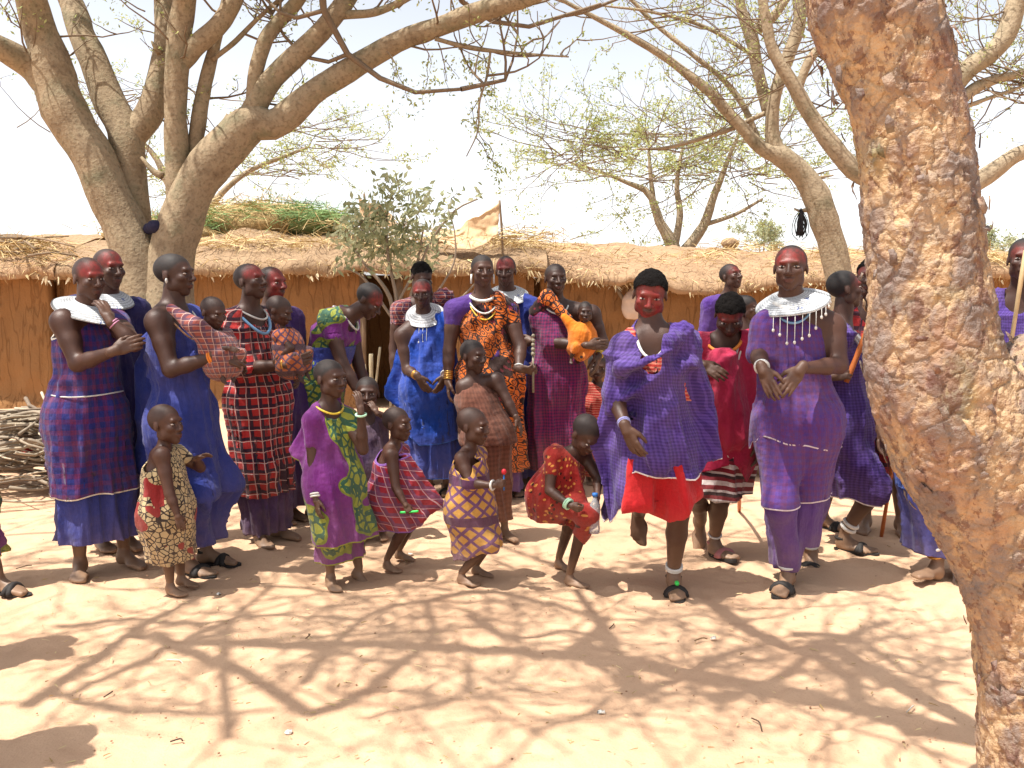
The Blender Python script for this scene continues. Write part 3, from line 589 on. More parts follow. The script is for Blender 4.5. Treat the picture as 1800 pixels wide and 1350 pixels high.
for _ in range(420):                                # scuffs and footprints
    fx_, fy_ = rng.uniform(-3.2, 3.2), rng.uniform(2.4, 5.3); a_ = rng.normal(.3, 1.2); L_ = rng.uniform(.09, .13); W_ = rng.uniform(.035, .05); dx, dy = V[:, 0]-fx_, V[:, 1]-fy_; k_ = np.nonzero((np.abs(dx) < .25) & (np.abs(dy) < .25))[0]
    u_ = (dx[k_]*math.cos(a_)+dy[k_]*math.sin(a_))/L_; w_ = (-dx[k_]*math.sin(a_)+dy[k_]*math.cos(a_))/W_; r_ = np.sqrt(u_*u_+w_*w_); V[k_, 2] += rng.uniform(.4, 1)*(-.011*np.exp(-(r_/.85)**4)+.006*np.exp(-((r_-1.25)/.3)**2))
tag(mk('ground', V, grid(len(xs), len(ys)), SAND), kind='structure')
# ---- huts
def mud_mat(name, a, b, c):
    g = NG(name, .95, .1); o = g.obj(); n = g.noise(o, 1.6, 4, .6); n2 = g.noise(g.scale(o, (6, 6, 1.2)), 1.6, 4); k = g.ramp(g.noise(g.scale(o, (2.6, 2.6, .35)), 3.2, 2), [(.47, (255, 255, 255)), (.5, (0, 0, 0)), (.53, (255, 255, 255))])
    x = g.mix(n, lin(a), lin(b)); x = g.mix(g.math('MULTIPLY', n2, .45), x, lin(c)); x = g.mix(g.math('MULTIPLY', g.math('SUBTRACT', 1.0, k), .35), x, lin((70, 40, 20))); g.col(x)
    g.bump(g.math('ADD', g.math('MULTIPLY', g.noise(o, 26, 4), .5), g.math('ADD', n2, g.math('MULTIPLY', k, .35))), .5, .05); return g.m
MUD = mud_mat('mud_wall', (132, 96, 62), (156, 118, 78), (100, 70, 48)); MUDR = mud_mat('mud_roof', (150, 122, 96), (174, 146, 116), (132, 104, 80)); MUDE = mud_mat('mud_eave', (142, 118, 94), (162, 138, 110), (122, 98, 76))
def straw_mat(name, a, b):
    g = NG(name, .8, .2); n = g.attr('tint'); g.col(g.mix(n, lin(a), lin(b))); return g.m
STRAW = straw_mat('straw', (150, 122, 78), (222, 200, 150)); GRASSG = straw_mat('green_grass', (92, 124, 78), (150, 178, 118)); TIPS = straw_mat('dry_leaf_tip', (170, 150, 110), (228, 216, 186)); DARK = simple('dark_interior', (38, 24, 16), .95)
WOODG = simple('grey_wood', (132, 112, 90), .85, sc=10, var=.3)
def blades(pts, dirs, L, wd, parent, mat, name):
    n = len(pts); d = dirs/np.linalg.norm(dirs, axis=1)[:, None]; s = np.cross(d, rng.normal(size=(n, 3))); s /= np.linalg.norm(s, axis=1)[:, None]+1e-9
    L = L[:, None]; wd = wd[:, None] if np.ndim(wd) else wd; mid = pts+d*L*.55+UZ3*(-.04*L); tip = pts+d*L-UZ3*.14*L
    V = np.stack([pts-s*wd, pts+s*wd, mid-s*wd*.8, mid+s*wd*.8, tip], 1).reshape(-1, 3); k = np.arange(n)*5
    o = mk(name, V, [np.stack([k, k+1, k+3, k+2], 1), np.stack([k+2, k+3, k+4], 1)], mat, parent, attrs=dict(tint=np.repeat(rng.random(n), 5)), smooth=False); tag(o, kind='stuff'); return o
UZ3 = A3(0, 0, 1)
def hut(label, x0, x1, yf, eave, top, wallz, straw=900, heap=None, seed=0, door=None, dep=3.4, mudtop=True, tips=150):
    """eave(x), top(x): heights along the front; door = (xa, xb) opening in the wall"""
    e = empty('hut', (lerp(x0, x1, .5), yf, 0), label, 'hut', 'huts around the yard')
    spans = [(x0, x1)] if not door else [(x0, door[0]), (door[1], x1)]
    for a, b in spans:                                  # front walls bulging over their posts
        nu = max(6, int((b-a)/.045)); nv = 36; u = np.linspace(a, b, nu); V = []
        for x in u:
            for v in np.linspace(0, 1, nv): V.append((x, yf, -.03+v*(wallz+.06)))
        V = np.array(V); V[:, 1] += -.035*np.abs(np.sin(V[:, 0]*5.6+.4*np.sin(V[:, 0]*1.7)))**.6-.04*fbm(V*A3(1.6, 0, 2.2)+seed, 3, 2)-.012*fbm(V*A3(9, 0, 7), 2, 3); V[:, 1] -= .05*np.clip(1-V[:, 2]/.15, 0, 1)
        W2 = V.copy(); W2[:, 1] = yf+.22; n = len(V); Q = grid(nu, nv); i = np.arange(nv-1); j = (nu-1)*nv+i
        sd_ = np.concatenate([np.stack([i, i+1, n+i+1, n+i], 1), np.stack([j+1, j, n+j, n+j+1], 1)])
        mk('wall', np.vstack([V, W2]), [np.concatenate([Q, Q[:, ::-1]+n, sd_])], MUD, e)
    for xs_ in (x0, x1):                                # side walls and back
        v = [(xs_+s, y, z) for s in (-.1, .1) for y in (yf+.2, yf+dep) for z in (-.02, wallz)]; mk('wall', v, [np.array([[0, 1, 3, 2], [4, 6, 7, 5], [0, 4, 5, 1], [2, 3, 7, 6], [1, 5, 7, 3], [0, 2, 6, 4]])], MUD, e, smooth=False)
    v = [(x, y, z) for x in (x0, x1) for y in (yf+dep-.02, yf+dep+.2) for z in (-.02, wallz)]; mk('wall', v, [np.array([[0, 1, 3, 2], [4, 6, 7, 5], [0, 4, 5, 1], [2, 3, 7, 6], [1, 5, 7, 3], [0, 2, 6, 4]])], MUD, e, smooth=False)
    if door:
        v = [(x, y, z) for x in (door[0]-.1, door[1]+.1) for y in (yf+.9, yf+1.0) for z in (-.02, wallz)]; mk('inner_wall', v, [np.array([[0, 1, 3, 2], [4, 6, 7, 5], [0, 4, 5, 1], [2, 3, 7, 6], [1, 5, 7, 3], [0, 2, 6, 4]])], MUD, e, smooth=False)
        for xd in door:
            vv, q = tube([(xd, yf-.02, 0), (xd+.02, yf-.03, wallz)], .045, 8); mk('door_post', vv, q, WOODG, e)
    # roof: rounded earth slab
    nu = int((x1-x0+.5)/.06); prof = [(-.34, -.09), (-.36, -.03), (-.33, .03), (-.22, .10)]; u = np.linspace(x0-.25, x1+.25, nu); V = []
    bk = [(.2, .35), (.8, .72), (1.5, .95), (dep*.62, 1.0), (dep*.85, .75), (dep+.3, .1), (dep+.34, -.05)]
    for x in u:
        ez, tz = eave(x), top(x); V.append((x, yf+.2, ez-.05))
        for dy, dz in prof: V.append((x, yf+dy, ez+dz))
        for dy, fr in bk: V.append((x, yf+dy, lerp(ez+.12, tz, fr)))
    V = np.array(V); m = len(prof)+len(bk)+1; V[:, 2] += .045*fbm(V*A3(2.3, 2.3, 2)+seed, 3, 1)+.028*fbm(V*A3(8, 8, 5), 3, 7); V[:, 1] += .06*fbm(V*A3(3, 0, 3)+seed, 3, 6)
    n = len(V); Q = grid(nu, m)[:, ::-1]; ends = [np.array([np.arange(m)]), np.array([np.arange(n-m, n)[::-1]])]
    rf = mk('roof', V, [Q]+ends, MUDR if mudtop else MUDE, e)
    # straw poking out of the eave and lying on the roof
    N = straw; x = rng.uniform(x0-.2, x1+.2, N); ez = np.array([eave(t) for t in x]); z = ez+rng.uniform(-.06, .09, N)
    pts = np.stack([x, yf-.3+rng.uniform(-.03, .1, N), z], 1); d = np.stack([rng.normal(0, .8, N), rng.uniform(-1, -.1, N), rng.uniform(-.9, .25, N)], 1); blades(pts, d, rng.uniform(.05, .19, N), rng.uniform(.002, .005, N), rf, STRAW, 'eave_straw')
    if tips:
        x = np.linspace(x0-.15, x1+.15, tips)+rng.normal(0, .03, tips); ez = np.array([eave(t) for t in x]); pts = np.stack([x, np.full(tips, yf-.33)+rng.normal(0, .02, tips), ez-.08+rng.normal(0, .015, tips)], 1)
        d = np.stack([rng.normal(.25, .6, tips), rng.uniform(-.6, 0, tips), -np.ones(tips)], 1); blades(pts, d, rng.uniform(.015, .11, tips)*(.45+.55*np.clip(.5+vnoise(pts*A3(3, 0, 0), 4), 0, 1)), rng.uniform(.009, .016, tips), rf, TIPS, 'leaf_fringe')
    if heap: heap(rf)
    return e, rf
Yh = G(60, 716)[1]
def zz(pts, Y):                                     # outline heights from picture heights at the hut's own distance
    X = [P(a, b, Y)[0] for a, b in pts]; Z = [P(a, b, Y)[2] for a, b in pts]; return lambda x: float(np.interp(x, X, Z))
X_ = lambda px_, Y=None: P(px_, 480, Y or Yh)[0]
def strawheap(pts_px, Y, n, L, mat, name, spread=.18, lift=.1):
    def f(rf):
        c = [P(a, b, Y+dy) for a, b, dy in pts_px]; i = rng.integers(0, len(c), n); q = np.array(c)[i]+rng.normal(0, 1, (n, 3))*A3(spread*1.7, spread*1.3, spread*.3)
        d = np.stack([rng.normal(0, 1, n), rng.normal(-.2, .6, n), rng.normal(lift, .3, n)], 1); blades(q, d, rng.uniform(L*.5, L, n), rng.uniform(.003, .006, n), rf, mat, name)
    return f
def mound(rf, px_, rx, ry, rz, Y, mat, name='grass_mound'):
    c = P(px_[0], px_[1], Y); v, q = ballm(c, A3(rx, ry, rz), nu=24, nv=14); v = v+(v-c)*(.16*fbm(v*4, 3, 2))[:, None]; mk(name, v, q, mat, rf)
STRAWS = NG('straw_solid', .95, .1); STRAWS.col(STRAWS.ramp(STRAWS.noise(STRAWS.scale(STRAWS.obj(), (3, 3, 16)), 6, 5), [(.3, (140, 112, 72)), (.7, (202, 178, 130))])); STRAWS.bump(STRAWS.noise(STRAWS.scale(STRAWS.obj(), (4, 4, 26)), 8, 4), .8, .04); STRAWS = STRAWS.m
GREENS = simple('green_grass_solid', (120, 136, 86), .95, sc=14, var=.3)
h1, r1 = hut('mud hut with brushwood roof behind the firewood pile', -9.5, X_(84), Yh, zz([(-900, 478), (0, 478), (90, 470)], Yh), zz([(-900, 405), (0, 415), (100, 412)], Yh+1.5), 1.66, 500, seed=1, tips=40)
strawheap([(x, 440+rng.uniform(-15, 20), rng.uniform(-.1, .9)) for x in range(-60, 110, 14)], Yh, 1500, .3, STRAW, 'thatch', .14)(r1)
for i in range(26):                                # brushwood lying on that roof
    a = P(rng.uniform(-40, 95), rng.uniform(418, 465), Yh+rng.uniform(-.3, .5)); d = A3(rng.normal(0, .3), rng.normal(0, .25), rng.normal(0, .06)); v, q = tube(spline([a-d, a+A3(0, 0, .04), a+d], 6), np.linspace(.018, .009, 6), 6); mk('roof_branch', v, q, WOODG, r1)
def heap2(rf):
    mound(rf, (300, 415), .9, .8, .2, Yh+1.3, STRAWS, 'straw_mound'); mound(rf, (455, 395), .75, .7, .28, Yh+1.5, STRAWS, 'straw_mound'); mound(rf, (395, 398), .5, .5, .22, Yh+1.6, GREENS); mound(rf, (540, 398), .55, .6, .22, Yh+1.6, GREENS)
    strawheap([(x, y, 1.3) for x, y in ((250, 402), (300, 392), (360, 385), (430, 368), (460, 364), (490, 372), (560, 392), (620, 400), (700, 412))], Yh, 2600, .38, STRAW, 'thatch', .2)(rf); strawheap([(x, y, 1.3) for x, y in ((380, 385), (350, 392), (520, 380), (560, 384), (500, 374))], Yh, 3600, .38, GRASSG, 'green_thatch', .2)(rf); strawheap([(x, y, .2) for x, y in ((380, 430), (450, 425), (520, 428), (600, 430), (700, 432), (800, 425), (860, 420), (920, 412), (900, 425))], Yh, 1500, .34, STRAW, 'thatch', .16)(rf)
h2, r2 = hut('long mud hut with thatch heap on roof behind the forked tree', X_(112), X_(925), Yh+.02, zz([(100, 478), (340, 470), (600, 470), (900, 468), (940, 466)], Yh), zz([(100, 425), (340, 412), (450, 396), (600, 408), (700, 425), (800, 420), (940, 420)], Yh+1.5), 1.66, 1500, heap2, 2, door=(X_(634), X_(700)), mudtop=False, tips=130)
Yb = Yh+.35
h3, r3 = hut('mud hut with bare earth roof behind the dancing man', X_(935, Yb)+.1, X_(1560, Yb), Yb, zz([(920, 470), (1000, 482), (1100, 490), (1240, 504), (1300, 500), (1400, 490), (1580, 484)], Yb-.3), zz([(920, 425), (1000, 424), (1100, 430), (1240, 432), (1350, 440), (1580, 440)], Yb+1.5), 1.62, 1100, strawheap([(925, 430, 0), (915, 440, 0), (1300, 430, 1.2), (1360, 436, 1), (1420, 440, .6), (1500, 446, .2)]+[(x, 452+rng.uniform(-16, 24), rng.uniform(-.2, .7)) for x in range(940, 1560, 24)], Yb, 2000, .22, STRAW, 'thatch', .14), 3, tips=170)
for px_, r in (((1284, 428), .1),): mound(r3, px_, r*1.3, r, r*.8, Yb+1.3, MUDE, 'earth_lump')
h4, r4 = hut('thatched hut seen past the right of the peeling trunk', X_(1700, Yb), X_(2500, Yb), Yb+.2, zz([(1600, 478), (2500, 478)], Yb), zz([(1600, 440), (2500, 436)], Yb+1.5), 1.6, 700, strawheap([(x, 455, .1) for x in range(1700, 1900, 20)], Yb, 900, .3, STRAW, 'thatch', .14), 4, tips=60)
# ---- trees
def bark_mat(name, a, b, c, sc=1):
    g = NG(name, .9, .2); o = g.obj(); n = g.noise(o, 5*sc, 5, .65); n2 = g.noise(o, 38*sc, 3); x = g.ramp(n, [(.3, a), (.5, b), (.7, c)]); x = g.mix(g.math('MULTIPLY', g.ramp(n2, [(.5, (0, 0, 0)), (.7, (255, 255, 255))]), .45), x, lin((70, 54, 40))); g.col(x); g.bump(g.math('ADD', n2, n), .4, .02); return g.m
BARK = bark_mat('acacia_bark', (118, 102, 82), (148, 132, 108), (118, 112, 90)); BARK2 = bark_mat('grey_bark', (132, 116, 96), (160, 144, 120), (124, 114, 92)); TWIG = simple('twig_bark', (124, 106, 86), .9, sc=12, var=.25)
def leaf_mat(name, a, b):
    g = NG(name, .6, .3); n = g.attr('tint'); c = g.mix(n, lin(a), lin(b)); g.col(c); tr = g.new('ShaderNodeBsdfTranslucent'); g.put(tr.inputs[0], c); mx = g.new('ShaderNodeMixShader'); mx.inputs[0].default_value = .4
    g.t.links.new(g.b.outputs[0], mx.inputs[1]); g.t.links.new(tr.outputs[0], mx.inputs[2]); g.t.links.new(mx.outputs[0], g.N['Material Output'].inputs[0]); return g.m
LEAF = leaf_mat('acacia_leaf', (124, 138, 74), (196, 200, 132)); LEAFB = leaf_mat('bush_leaf', (130, 140, 104), (196, 198, 160))
def limb(m, pts, w, ns=12, n=26, seed=0):
    p = spline(pts, n); r = np.interp(np.linspace(0, 1, n), np.linspace(0, 1, len(w)), w); r = r*(1+.07*vnoise(p*6+seed, 3)); p = p+.012*np.stack([vnoise(p*4+k*9+seed, k) for k in range(3)], 1)*np.minimum(1, r/.05)[:, None]
    v, q = tube(p, r, ns); c = np.repeat(p, ns, 0); d = v[:len(c)]-c; v[:len(c)] += d*(.055*fbm(v[:len(c)]*9, 2, seed))[:, None]; m.add(v, q); return p
def twigs(roots, dirs, L, depth, out, leafs, up=.12, flat=.6, sp=.75, lr=1.0, r0=.012, nch=(2, 4)):
    """grow zig-zag thorn-tree twigs; out collects tubes, leafs collects leaf places"""
    for p, d in zip(roots, dirs):
        n = 5; pts = [p]; dd = unit(d)
        for i in range(n): dd = unit(dd+rng.normal(0, .28, 3)*A3(1, 1, flat)+A3(0, 0, up)); pts.append(pts[-1]+dd*L/n)
        pts = np.array(pts); out.append((pts, r0))
        if depth == 0:
            for t in pts[1:]:
                for _ in range(int(rng.poisson(2.6*lr))): leafs.append(t+rng.normal(0, .035, 3))
        else:
            k = rng.integers(*nch); ii = rng.integers(1, n+1, k); twigs(pts[ii], [unit(dd+rng.normal(0, sp, 3)*A3(1, 1, flat)) for _ in ii], L*.62, depth-1, out, leafs, up, flat, sp, lr, r0*.6, nch)
def leaves(pts, size, parent, mat, per=3, name='crown'):
    pts = np.repeat(np.array(pts), per, 0); n = len(pts); pts = pts+rng.normal(0, size*1.1, (n, 3)); a = rng.normal(size=(n, 3)); a /= np.linalg.norm(a, axis=1)[:, None]; b = np.cross(a, rng.normal(size=(n, 3))); b /= np.linalg.norm(b, axis=1)[:, None]+1e-9
    L = size*rng.uniform(.6, 1.3, n)[:, None]; V = np.stack([pts-a*L, pts+b*L*.42, pts+a*L, pts-b*L*.42], 1).reshape(-1, 3); k = np.arange(n)*4
    return mk(name, V, [np.stack([k, k+1, k+2, k+3], 1)], mat, parent, attrs=dict(tint=np.repeat(rng.random(n), 4)), smooth=False)
def twigmesh(tw, parent, mat=None, name='twigs', ns=4):
    m = MB()
    for p, r in tw: v, q = tube(p, np.linspace(r, r*.45, len(p)), ns, cap=False); m.add(v, q)
    o = m.build(name, mat or TWIG, parent); tag(o, kind='stuff'); return o
def pxlimb(m, pts, Y, seed=0, ns=12, n=26):        # (x, y, width px, depth offset)
    q = [P(a, b, Y+(c[1] if len(c) > 1 else 0)) for a, b, *c in pts]; w = [c[0]*.435*(Y+(c[1] if len(c) > 1 else 0))/F*1.0 for a, b, *c in pts]; return limb(m, q, w, ns, n, seed)
# forked tree on the left
YL = G(300, 835)[1]; base = G(275, 835)
t1 = empty('acacia_tree', base, 'large forked acacia with smooth tan limbs behind the women on the left', 'tree'); m = MB(); ends = []
E = lambda *a, **k: ends.append(pxlimb(m, *a, **k))
E([(262, 850, 120), (262, 700, 112), (262, 560, 100), (245, 470, 92), (215, 395, 86), (170, 290, 86), (122, 205, 90), (92, 125, 80), (72, 55, 62), (45, -40, 56, -.2), (0, -190, 44, -.6), (-60, -330, 30, -1.2)], YL, seed=1, n=44)
E([(105, 170, 70), (60, 118, 58), (0, 84, 46, -.2), (-90, 30, 38, -.5), (-220, -90, 28, -1)], YL, seed=2)
E([(262, 600, 60, .12), (240, 420, 62, .16), (232, 320, 62, .2), (222, 240, 66, .2), (192, 180, 62, .25), (160, 100, 52, .3), (138, 40, 48, .4), (100, -60, 40, .6), (60, -220, 30, 1)], YL, seed=3, n=34)
E([(226, 250, 50, .2), (262, 200, 54, .25), (280, 130, 46, .3), (292, 60, 42, .4), (285, -50, 34, .6)], YL, seed=4)
E([(280, 850, 120), (285, 690, 118), (295, 560, 112), (300, 470, 98), (318, 390, 88), (345, 325, 84), (400, 255, 84), (445, 218, 74), (485, 218, 58), (550, 165, 50), (610, 125, 46), (690, 78, 42, -.1), (770, 48, 39, -.2), (850, 18, 38, -.3), (930, -8, 34, -.5), (1040, -60, 28, -.8), (1180, -120, 20, -1.2)], YL, seed=5, n=60)
E([(312, 400, 46), (310, 300, 44), (308, 200, 44), (312, 100, 46), (322, 20, 46), (328, -60, 40, -.2), (340, -200, 30, -.5)], YL, seed=6)
E([(318, 110, 40), (345, 80, 38), (385, 45, 38), (410, 0, 34), (440, -80, 28)], YL, seed=7)
E([(338, 330, 26, .1), (346, 240, 32, .1), (358, 160, 27, .12), (375, 90, 23, .15), (395, 10, 18, .2), (420, -80, 12, .3)], YL, seed=8)
E([(372, 105, 10, .1), (410, 75, 11, .1), (450, 35, 9, .1), (495, -5, 8, .1)], YL, seed=9, ns=7)
E([(425, 235, 50), (448, 190, 46), (475, 145, 44), (540, 78, 38), (600, 8, 38), (640, -60, 32, .3), (700, -180, 24, .8)], YL, seed=10)
E([(448, 185, 32), (452, 120, 30), (475, 55, 28), (520, 5, 26), (560, -70, 20, -.3)], YL, seed=11)
E([(604, 28, 18), (660, 22, 16), (720, -4, 13), (790, -50, 10)], YL, seed=12, ns=8)
E([(765, 68, 9, -.2), (830, 85, 10, -.2), (900, 93, 7, -.2), (1000, 100, 3, -.2)], YL, seed=13, ns=6)
E([(862, 90, 5, -.2), (856, 135, 5, -.2), (843, 180, 4, -.2), (840, 230, 3, -.2), (820, 275, 2, -.2)], YL, seed=14, ns=6)
E([(248, 490, 40, .25), (212, 440, 32, .3), (196, 408, 26, .3)], YL, seed=15)
E([(285, 310, 16), (268, 300, 12), (248, 276, 6)], YL, seed=16, ns=7, n=8); E([(282, 92, 16, .05), (272, 80, 10), (266, 72, 3)], YL, seed=17, ns=7, n=6)
m.build('trunk', BARK, t1)
tw = []; lf = []
for e_ in ends:
    z = e_[:, 2]; idx = np.nonzero(z > 2.9)[0]
    for i in idx[::3]:
        if rng.random() < .38: twigs([e_[i]], [rng.normal(0, 1, 3)*A3(1, 1, .4)+A3(0, 0, .1)], .55, 1, tw, lf, r0=.01, lr=.35)
    if z.max() > 3.8: twigs([e_[-1]]*4, [unit(e_[-1]-e_[-4]+rng.normal(0, .6, 3)) for _ in range(4)], 1.7, 3, tw, lf, r0=.03, lr=.5, flat=.35, nch=(3, 5), up=.3)
for a, b in ((770, 75), (800, 80), (850, 95), (845, 150), (842, 200), (835, 240), (740, 70), (680, 90)): twigs([P(a, b, YL-.2)], [A3(rng.normal(0, .5), rng.normal(0, .3), -.6)], .3, 1, tw, lf, up=-.1, r0=.005, lr=.9)
for a, b in ((670, 20), (700, 15), (640, 30), (300, 40), (255, 20), (520, 40), (20, 40)): twigs([P(a, b, YL)], [A3(rng.normal(0, .6), rng.normal(0, .3), .5)], .35, 1, tw, lf, r0=.006, lr=.9)
twigmesh(tw, t1); leaves(lf, .017, t1, LEAF, 3)
v, q = nets([('s', P(262, 402, YL-.05), P(288, 400, YL-.05), .045, .055, .02), ('e', P(272, 398, YL-.1), A3(.06, .05, .05), .03)], .012); tag(mk('cloth_bundle', v, q, simple('indigo_cloth', (40, 38, 62), .9), loc=v.mean(0)), 'small dark blue cloth bundle stuffed in the tree fork', 'bundle')
# right-hand acacia in front of the earth-roofed hut
YR = G(1480, 760)[1]; t2 = empty('acacia_tree', G(1482, 760), 'slender acacia with curving grey trunk rising behind woman in white collar', 'tree'); m = MB(); ends = []
E([(1500, 770, 62), (1490, 600, 58), (1472, 470, 52), (1452, 400, 54), (1435, 345, 56), (1410, 305, 48), (1370, 272, 42), (1340, 262, 28), (1300, 218, 24), (1250, 165, 21), (1185, 112, 17), (1110, 65, 13), (1020, 18, 9), (950, -20, 6)], YR, seed=21, n=50)
E([(1368, 275, 36), (1358, 235, 28), (1362, 165, 25), (1385, 100, 26), (1405, 40, 26), (1402, -40, 22), (1420, -150, 16)], YR, seed=22)
E([(1352, 200, 26, .1), (1335, 130, 24, .1), (1322, 70, 26, .1), (1305, 20, 20, .1), (1290, -60, 16, .1)], YR, seed=23); E([(1330, 52, 22, .1), (1365, 25, 18, 0), (1400, -30, 14, 0)], YR, seed=24)
E([(1340, 258, 14, .1), (1290, 160, 12, .2), (1215, 95, 10, .2), (1150, 40, 9, .3), (1090, -20, 7, .3)], YR, seed=25, ns=7); E([(1345, 200, 10), (1270, 232, 10, .1), (1180, 258, 7, .2), (1120, 262, 4, .2)], YR, seed=26, ns=7)
E([(1330, 100, 9), (1240, 48, 8), (1150, 22, 6), (1060, 10, 4)], YR, seed=27, ns=6); E([(1420, 368, 10), (1405, 370, 6), (1396, 366, 3)], YR, seed=28, ns=6, n=6); E([(1440, 312, 7), (1465, 308, 3)], YR, seed=28, ns=6, n=5)
m.build('trunk', BARK2, t2); tw = []; lf = []
for e_ in ends:
    for i in range(6, len(e_), 2):
        if e_[i][2] > 2.9 and rng.random() < .55: twigs([e_[i]], [rng.normal(0, 1, 3)*A3(1, .8, .35)], .8, 2, tw, lf, r0=.008, lr=.3, flat=.4)
twigmesh(tw, t2); leaves(lf, .018, t2, LEAF, 3)
YR2 = G(1620, 800)[1]-.3; t3 = empty('acacia_tree', P(1640, 0, YR2)*A3(1, 1, 0), 'acacia with spreading limbs hidden behind the peeling trunk', 'tree'); m = MB(); ends = []
E([(1640, 800, 74), (1630, 600, 66), (1610, 420, 60), (1560, 330, 46), (1500, 298, 40), (1445, 228, 33), (1400, 160, 29), (1360, 90, 24), (1345, 30, 20), (1330, -60, 14)], YR2, seed=31, n=44)
E([(1620, 430, 46), (1690, 340, 40), (1745, 300, 36), (1790, 270, 31), (1850, 248, 26), (1960, 180, 16)], YR2, seed=32); E([(1610, 400, 44), (1640, 220, 42), (1690, 135, 40), (1740, 95, 36), (1775, 45, 38), (1795, -20, 34), (1830, -140, 24)], YR2, seed=33)
E([(1640, 230, 26), (1700, 165, 24), (1745, 142, 20), (1800, 128, 15), (1900, 90, 10)], YR2, seed=34); E([(1400, 170, 16), (1420, 110, 18), (1460, 60, 14), (1500, 0, 10)], YR2, seed=35); E([(1690, 190, 9), (1760, 165, 7), (1830, 140, 4)], YR2, seed=36, ns=6)
m.build('trunk', BARK2, t3); tw = []; lf = []
for e_ in ends:
    for i in range(10, len(e_), 1):
        if e_[i][2] > 2.7 and rng.random() < .75: twigs([e_[i]], [rng.normal(0, 1, 3)*A3(1, .8, .5)], .75, 2, tw, lf, r0=.008, lr=.32, flat=.5)
twigmesh(tw, t3); leaves(lf, .018, t3, LEAF, 3)
def faracacia(label, stems, Y, crown, n, L, lr, seed):
    g0 = P(stems[0][0][0], 500, Y)*A3(1, 1, 0); t = empty('acacia_tree', g0, label, 'tree'); m = MB(); tips = []
    for s in stems: tips.append(pxlimb(m, s, Y, seed=seed, ns=8, n=16))
    v, q = tube([g0, g0+(tips[0][0]-g0)*.5, tips[0][0]], .13, 8); m.add(v, q); m.build('trunk', BARK2, t); tw = []; lf = []
    for a, b, rx in crown:
        for _ in range(n):
            p = P(a+rng.normal(0, rx), b+rng.normal(0, rx*.22), Y+rng.normal(0, .9)); twigs([p], [A3(rng.normal(0, 1), rng.normal(0, .6), rng.normal(.05, .25))], L, 2, tw, lf, r0=.012, lr=lr, flat=.25, up=.02)
    twigmesh(tw, t); leaves(lf, .03, t, LEAF, 3)
YF = Yh+6
faracacia('flat crowned acacia behind the earth roofed hut', [[(1195, 470, 30), (1180, 428, 26), (1160, 390, 20), (1140, 340, 14), (1100, 320, 9), (1050, 300, 6), (1000, 285, 4)], [(1185, 430, 16), (1195, 380, 14), (1190, 320, 9), (1200, 260, 6)], [(1205, 440, 24), (1235, 400, 20), (1255, 345, 15), (1280, 280, 9), (1300, 230, 5)], [(1240, 395, 10), (1290, 378, 8), (1340, 350, 5)], [(1150, 370, 12), (1145, 320, 9), (1140, 260, 5)]], YF, [(990, 275, 36), (1060, 255, 50), (1140, 240, 55), (1220, 235, 60), (1290, 255, 55), (1350, 310, 40), (1180, 300, 60), (1080, 300, 45), (1250, 310, 50)], 11, 1.3, 0.7, 41)
faracacia('pale feathery acacia beyond the long hut, behind the forked tree', [[(330, 480, 30), (320, 400, 24), (300, 330, 18), (260, 260, 10), (200, 220, 6)], [(330, 420, 18), (380, 350, 14), (440, 300, 10), (540, 260, 6)], [(325, 400, 14), (345, 300, 9), (400, 200, 5)]], YF+1, [(130, 235, 40), (180, 310, 40), (230, 170, 40), (420, 190, 50), (520, 230, 45), (580, 255, 35), (450, 300, 45), (540, 300, 40), (250, 330, 40)], 7, 1.2, .6, 42)
for lb, a, b, s in (('low green shrub on the skyline beyond the earth roof', 1345, 428, 14), ('green shrub beyond the thatched hut at the right', 1770, 445, 26)):
    tw = []; lf = []; Y = YF+3; g0 = P(a, 500, Y)*A3(1, 1, 0); t = empty('shrub', g0, lb, 'shrub'); m = MB(); top_ = P(a, b, Y)
    for k in range(5): v, q = tube(spline([g0, lerp(g0, top_, .5)+rng.normal(0, .1, 3), top_+A3(rng.normal(0, .2), rng.normal(0, .2), 0)], 8), np.linspace(.05, .015, 8), 6); m.add(v, q)
    m.build('stem', BARK2, t)
    for _ in range(18): twigs([top_+rng.normal(0, .2, 3)*A3(s/14, s/14, .6)], [rng.normal(0, 1, 3)], .4, 1, tw, lf, r0=.008, lr=1.4)
    twigmesh(tw, t); leaves(lf, .035, t, LEAFB, 3, 'foliage')
# bush in front of the doorway
YB = G(700, 790)[1]; g0 = G(700, 790); t = empty('leafy_bush', g0, 'leafy bush with grey stems in front of the hut doorway', 'bush'); m = MB(); tips = []
for s in ([(705, 800, 10), (690, 620, 10), (690, 540, 9), (672, 500, 8), (645, 470, 6), (625, 440, 4)], [(700, 800, 9), (700, 560, 8), (682, 450, 6), (680, 380, 4), (690, 340, 3)], [(710, 800, 9), (705, 600, 8), (735, 480, 6), (760, 420, 5), (800, 370, 4), (840, 350, 3)], [(695, 540, 6), (730, 470, 5), (745, 400, 3)], [(705, 600, 6), (790, 480, 4), (800, 420, 3), (790, 370, 2)], [(690, 560, 6), (640, 490, 5), (605, 470, 3)], [(710, 790, 6), (770, 560, 5), (815, 520, 4), (850, 480, 3)]): tips.append(pxlimb(m, s, YB, ns=6, n=16, seed=51))
m.build('stem', simple('pale_stem', (150, 134, 116), .9, sc=18), t); tw = []; lf = []
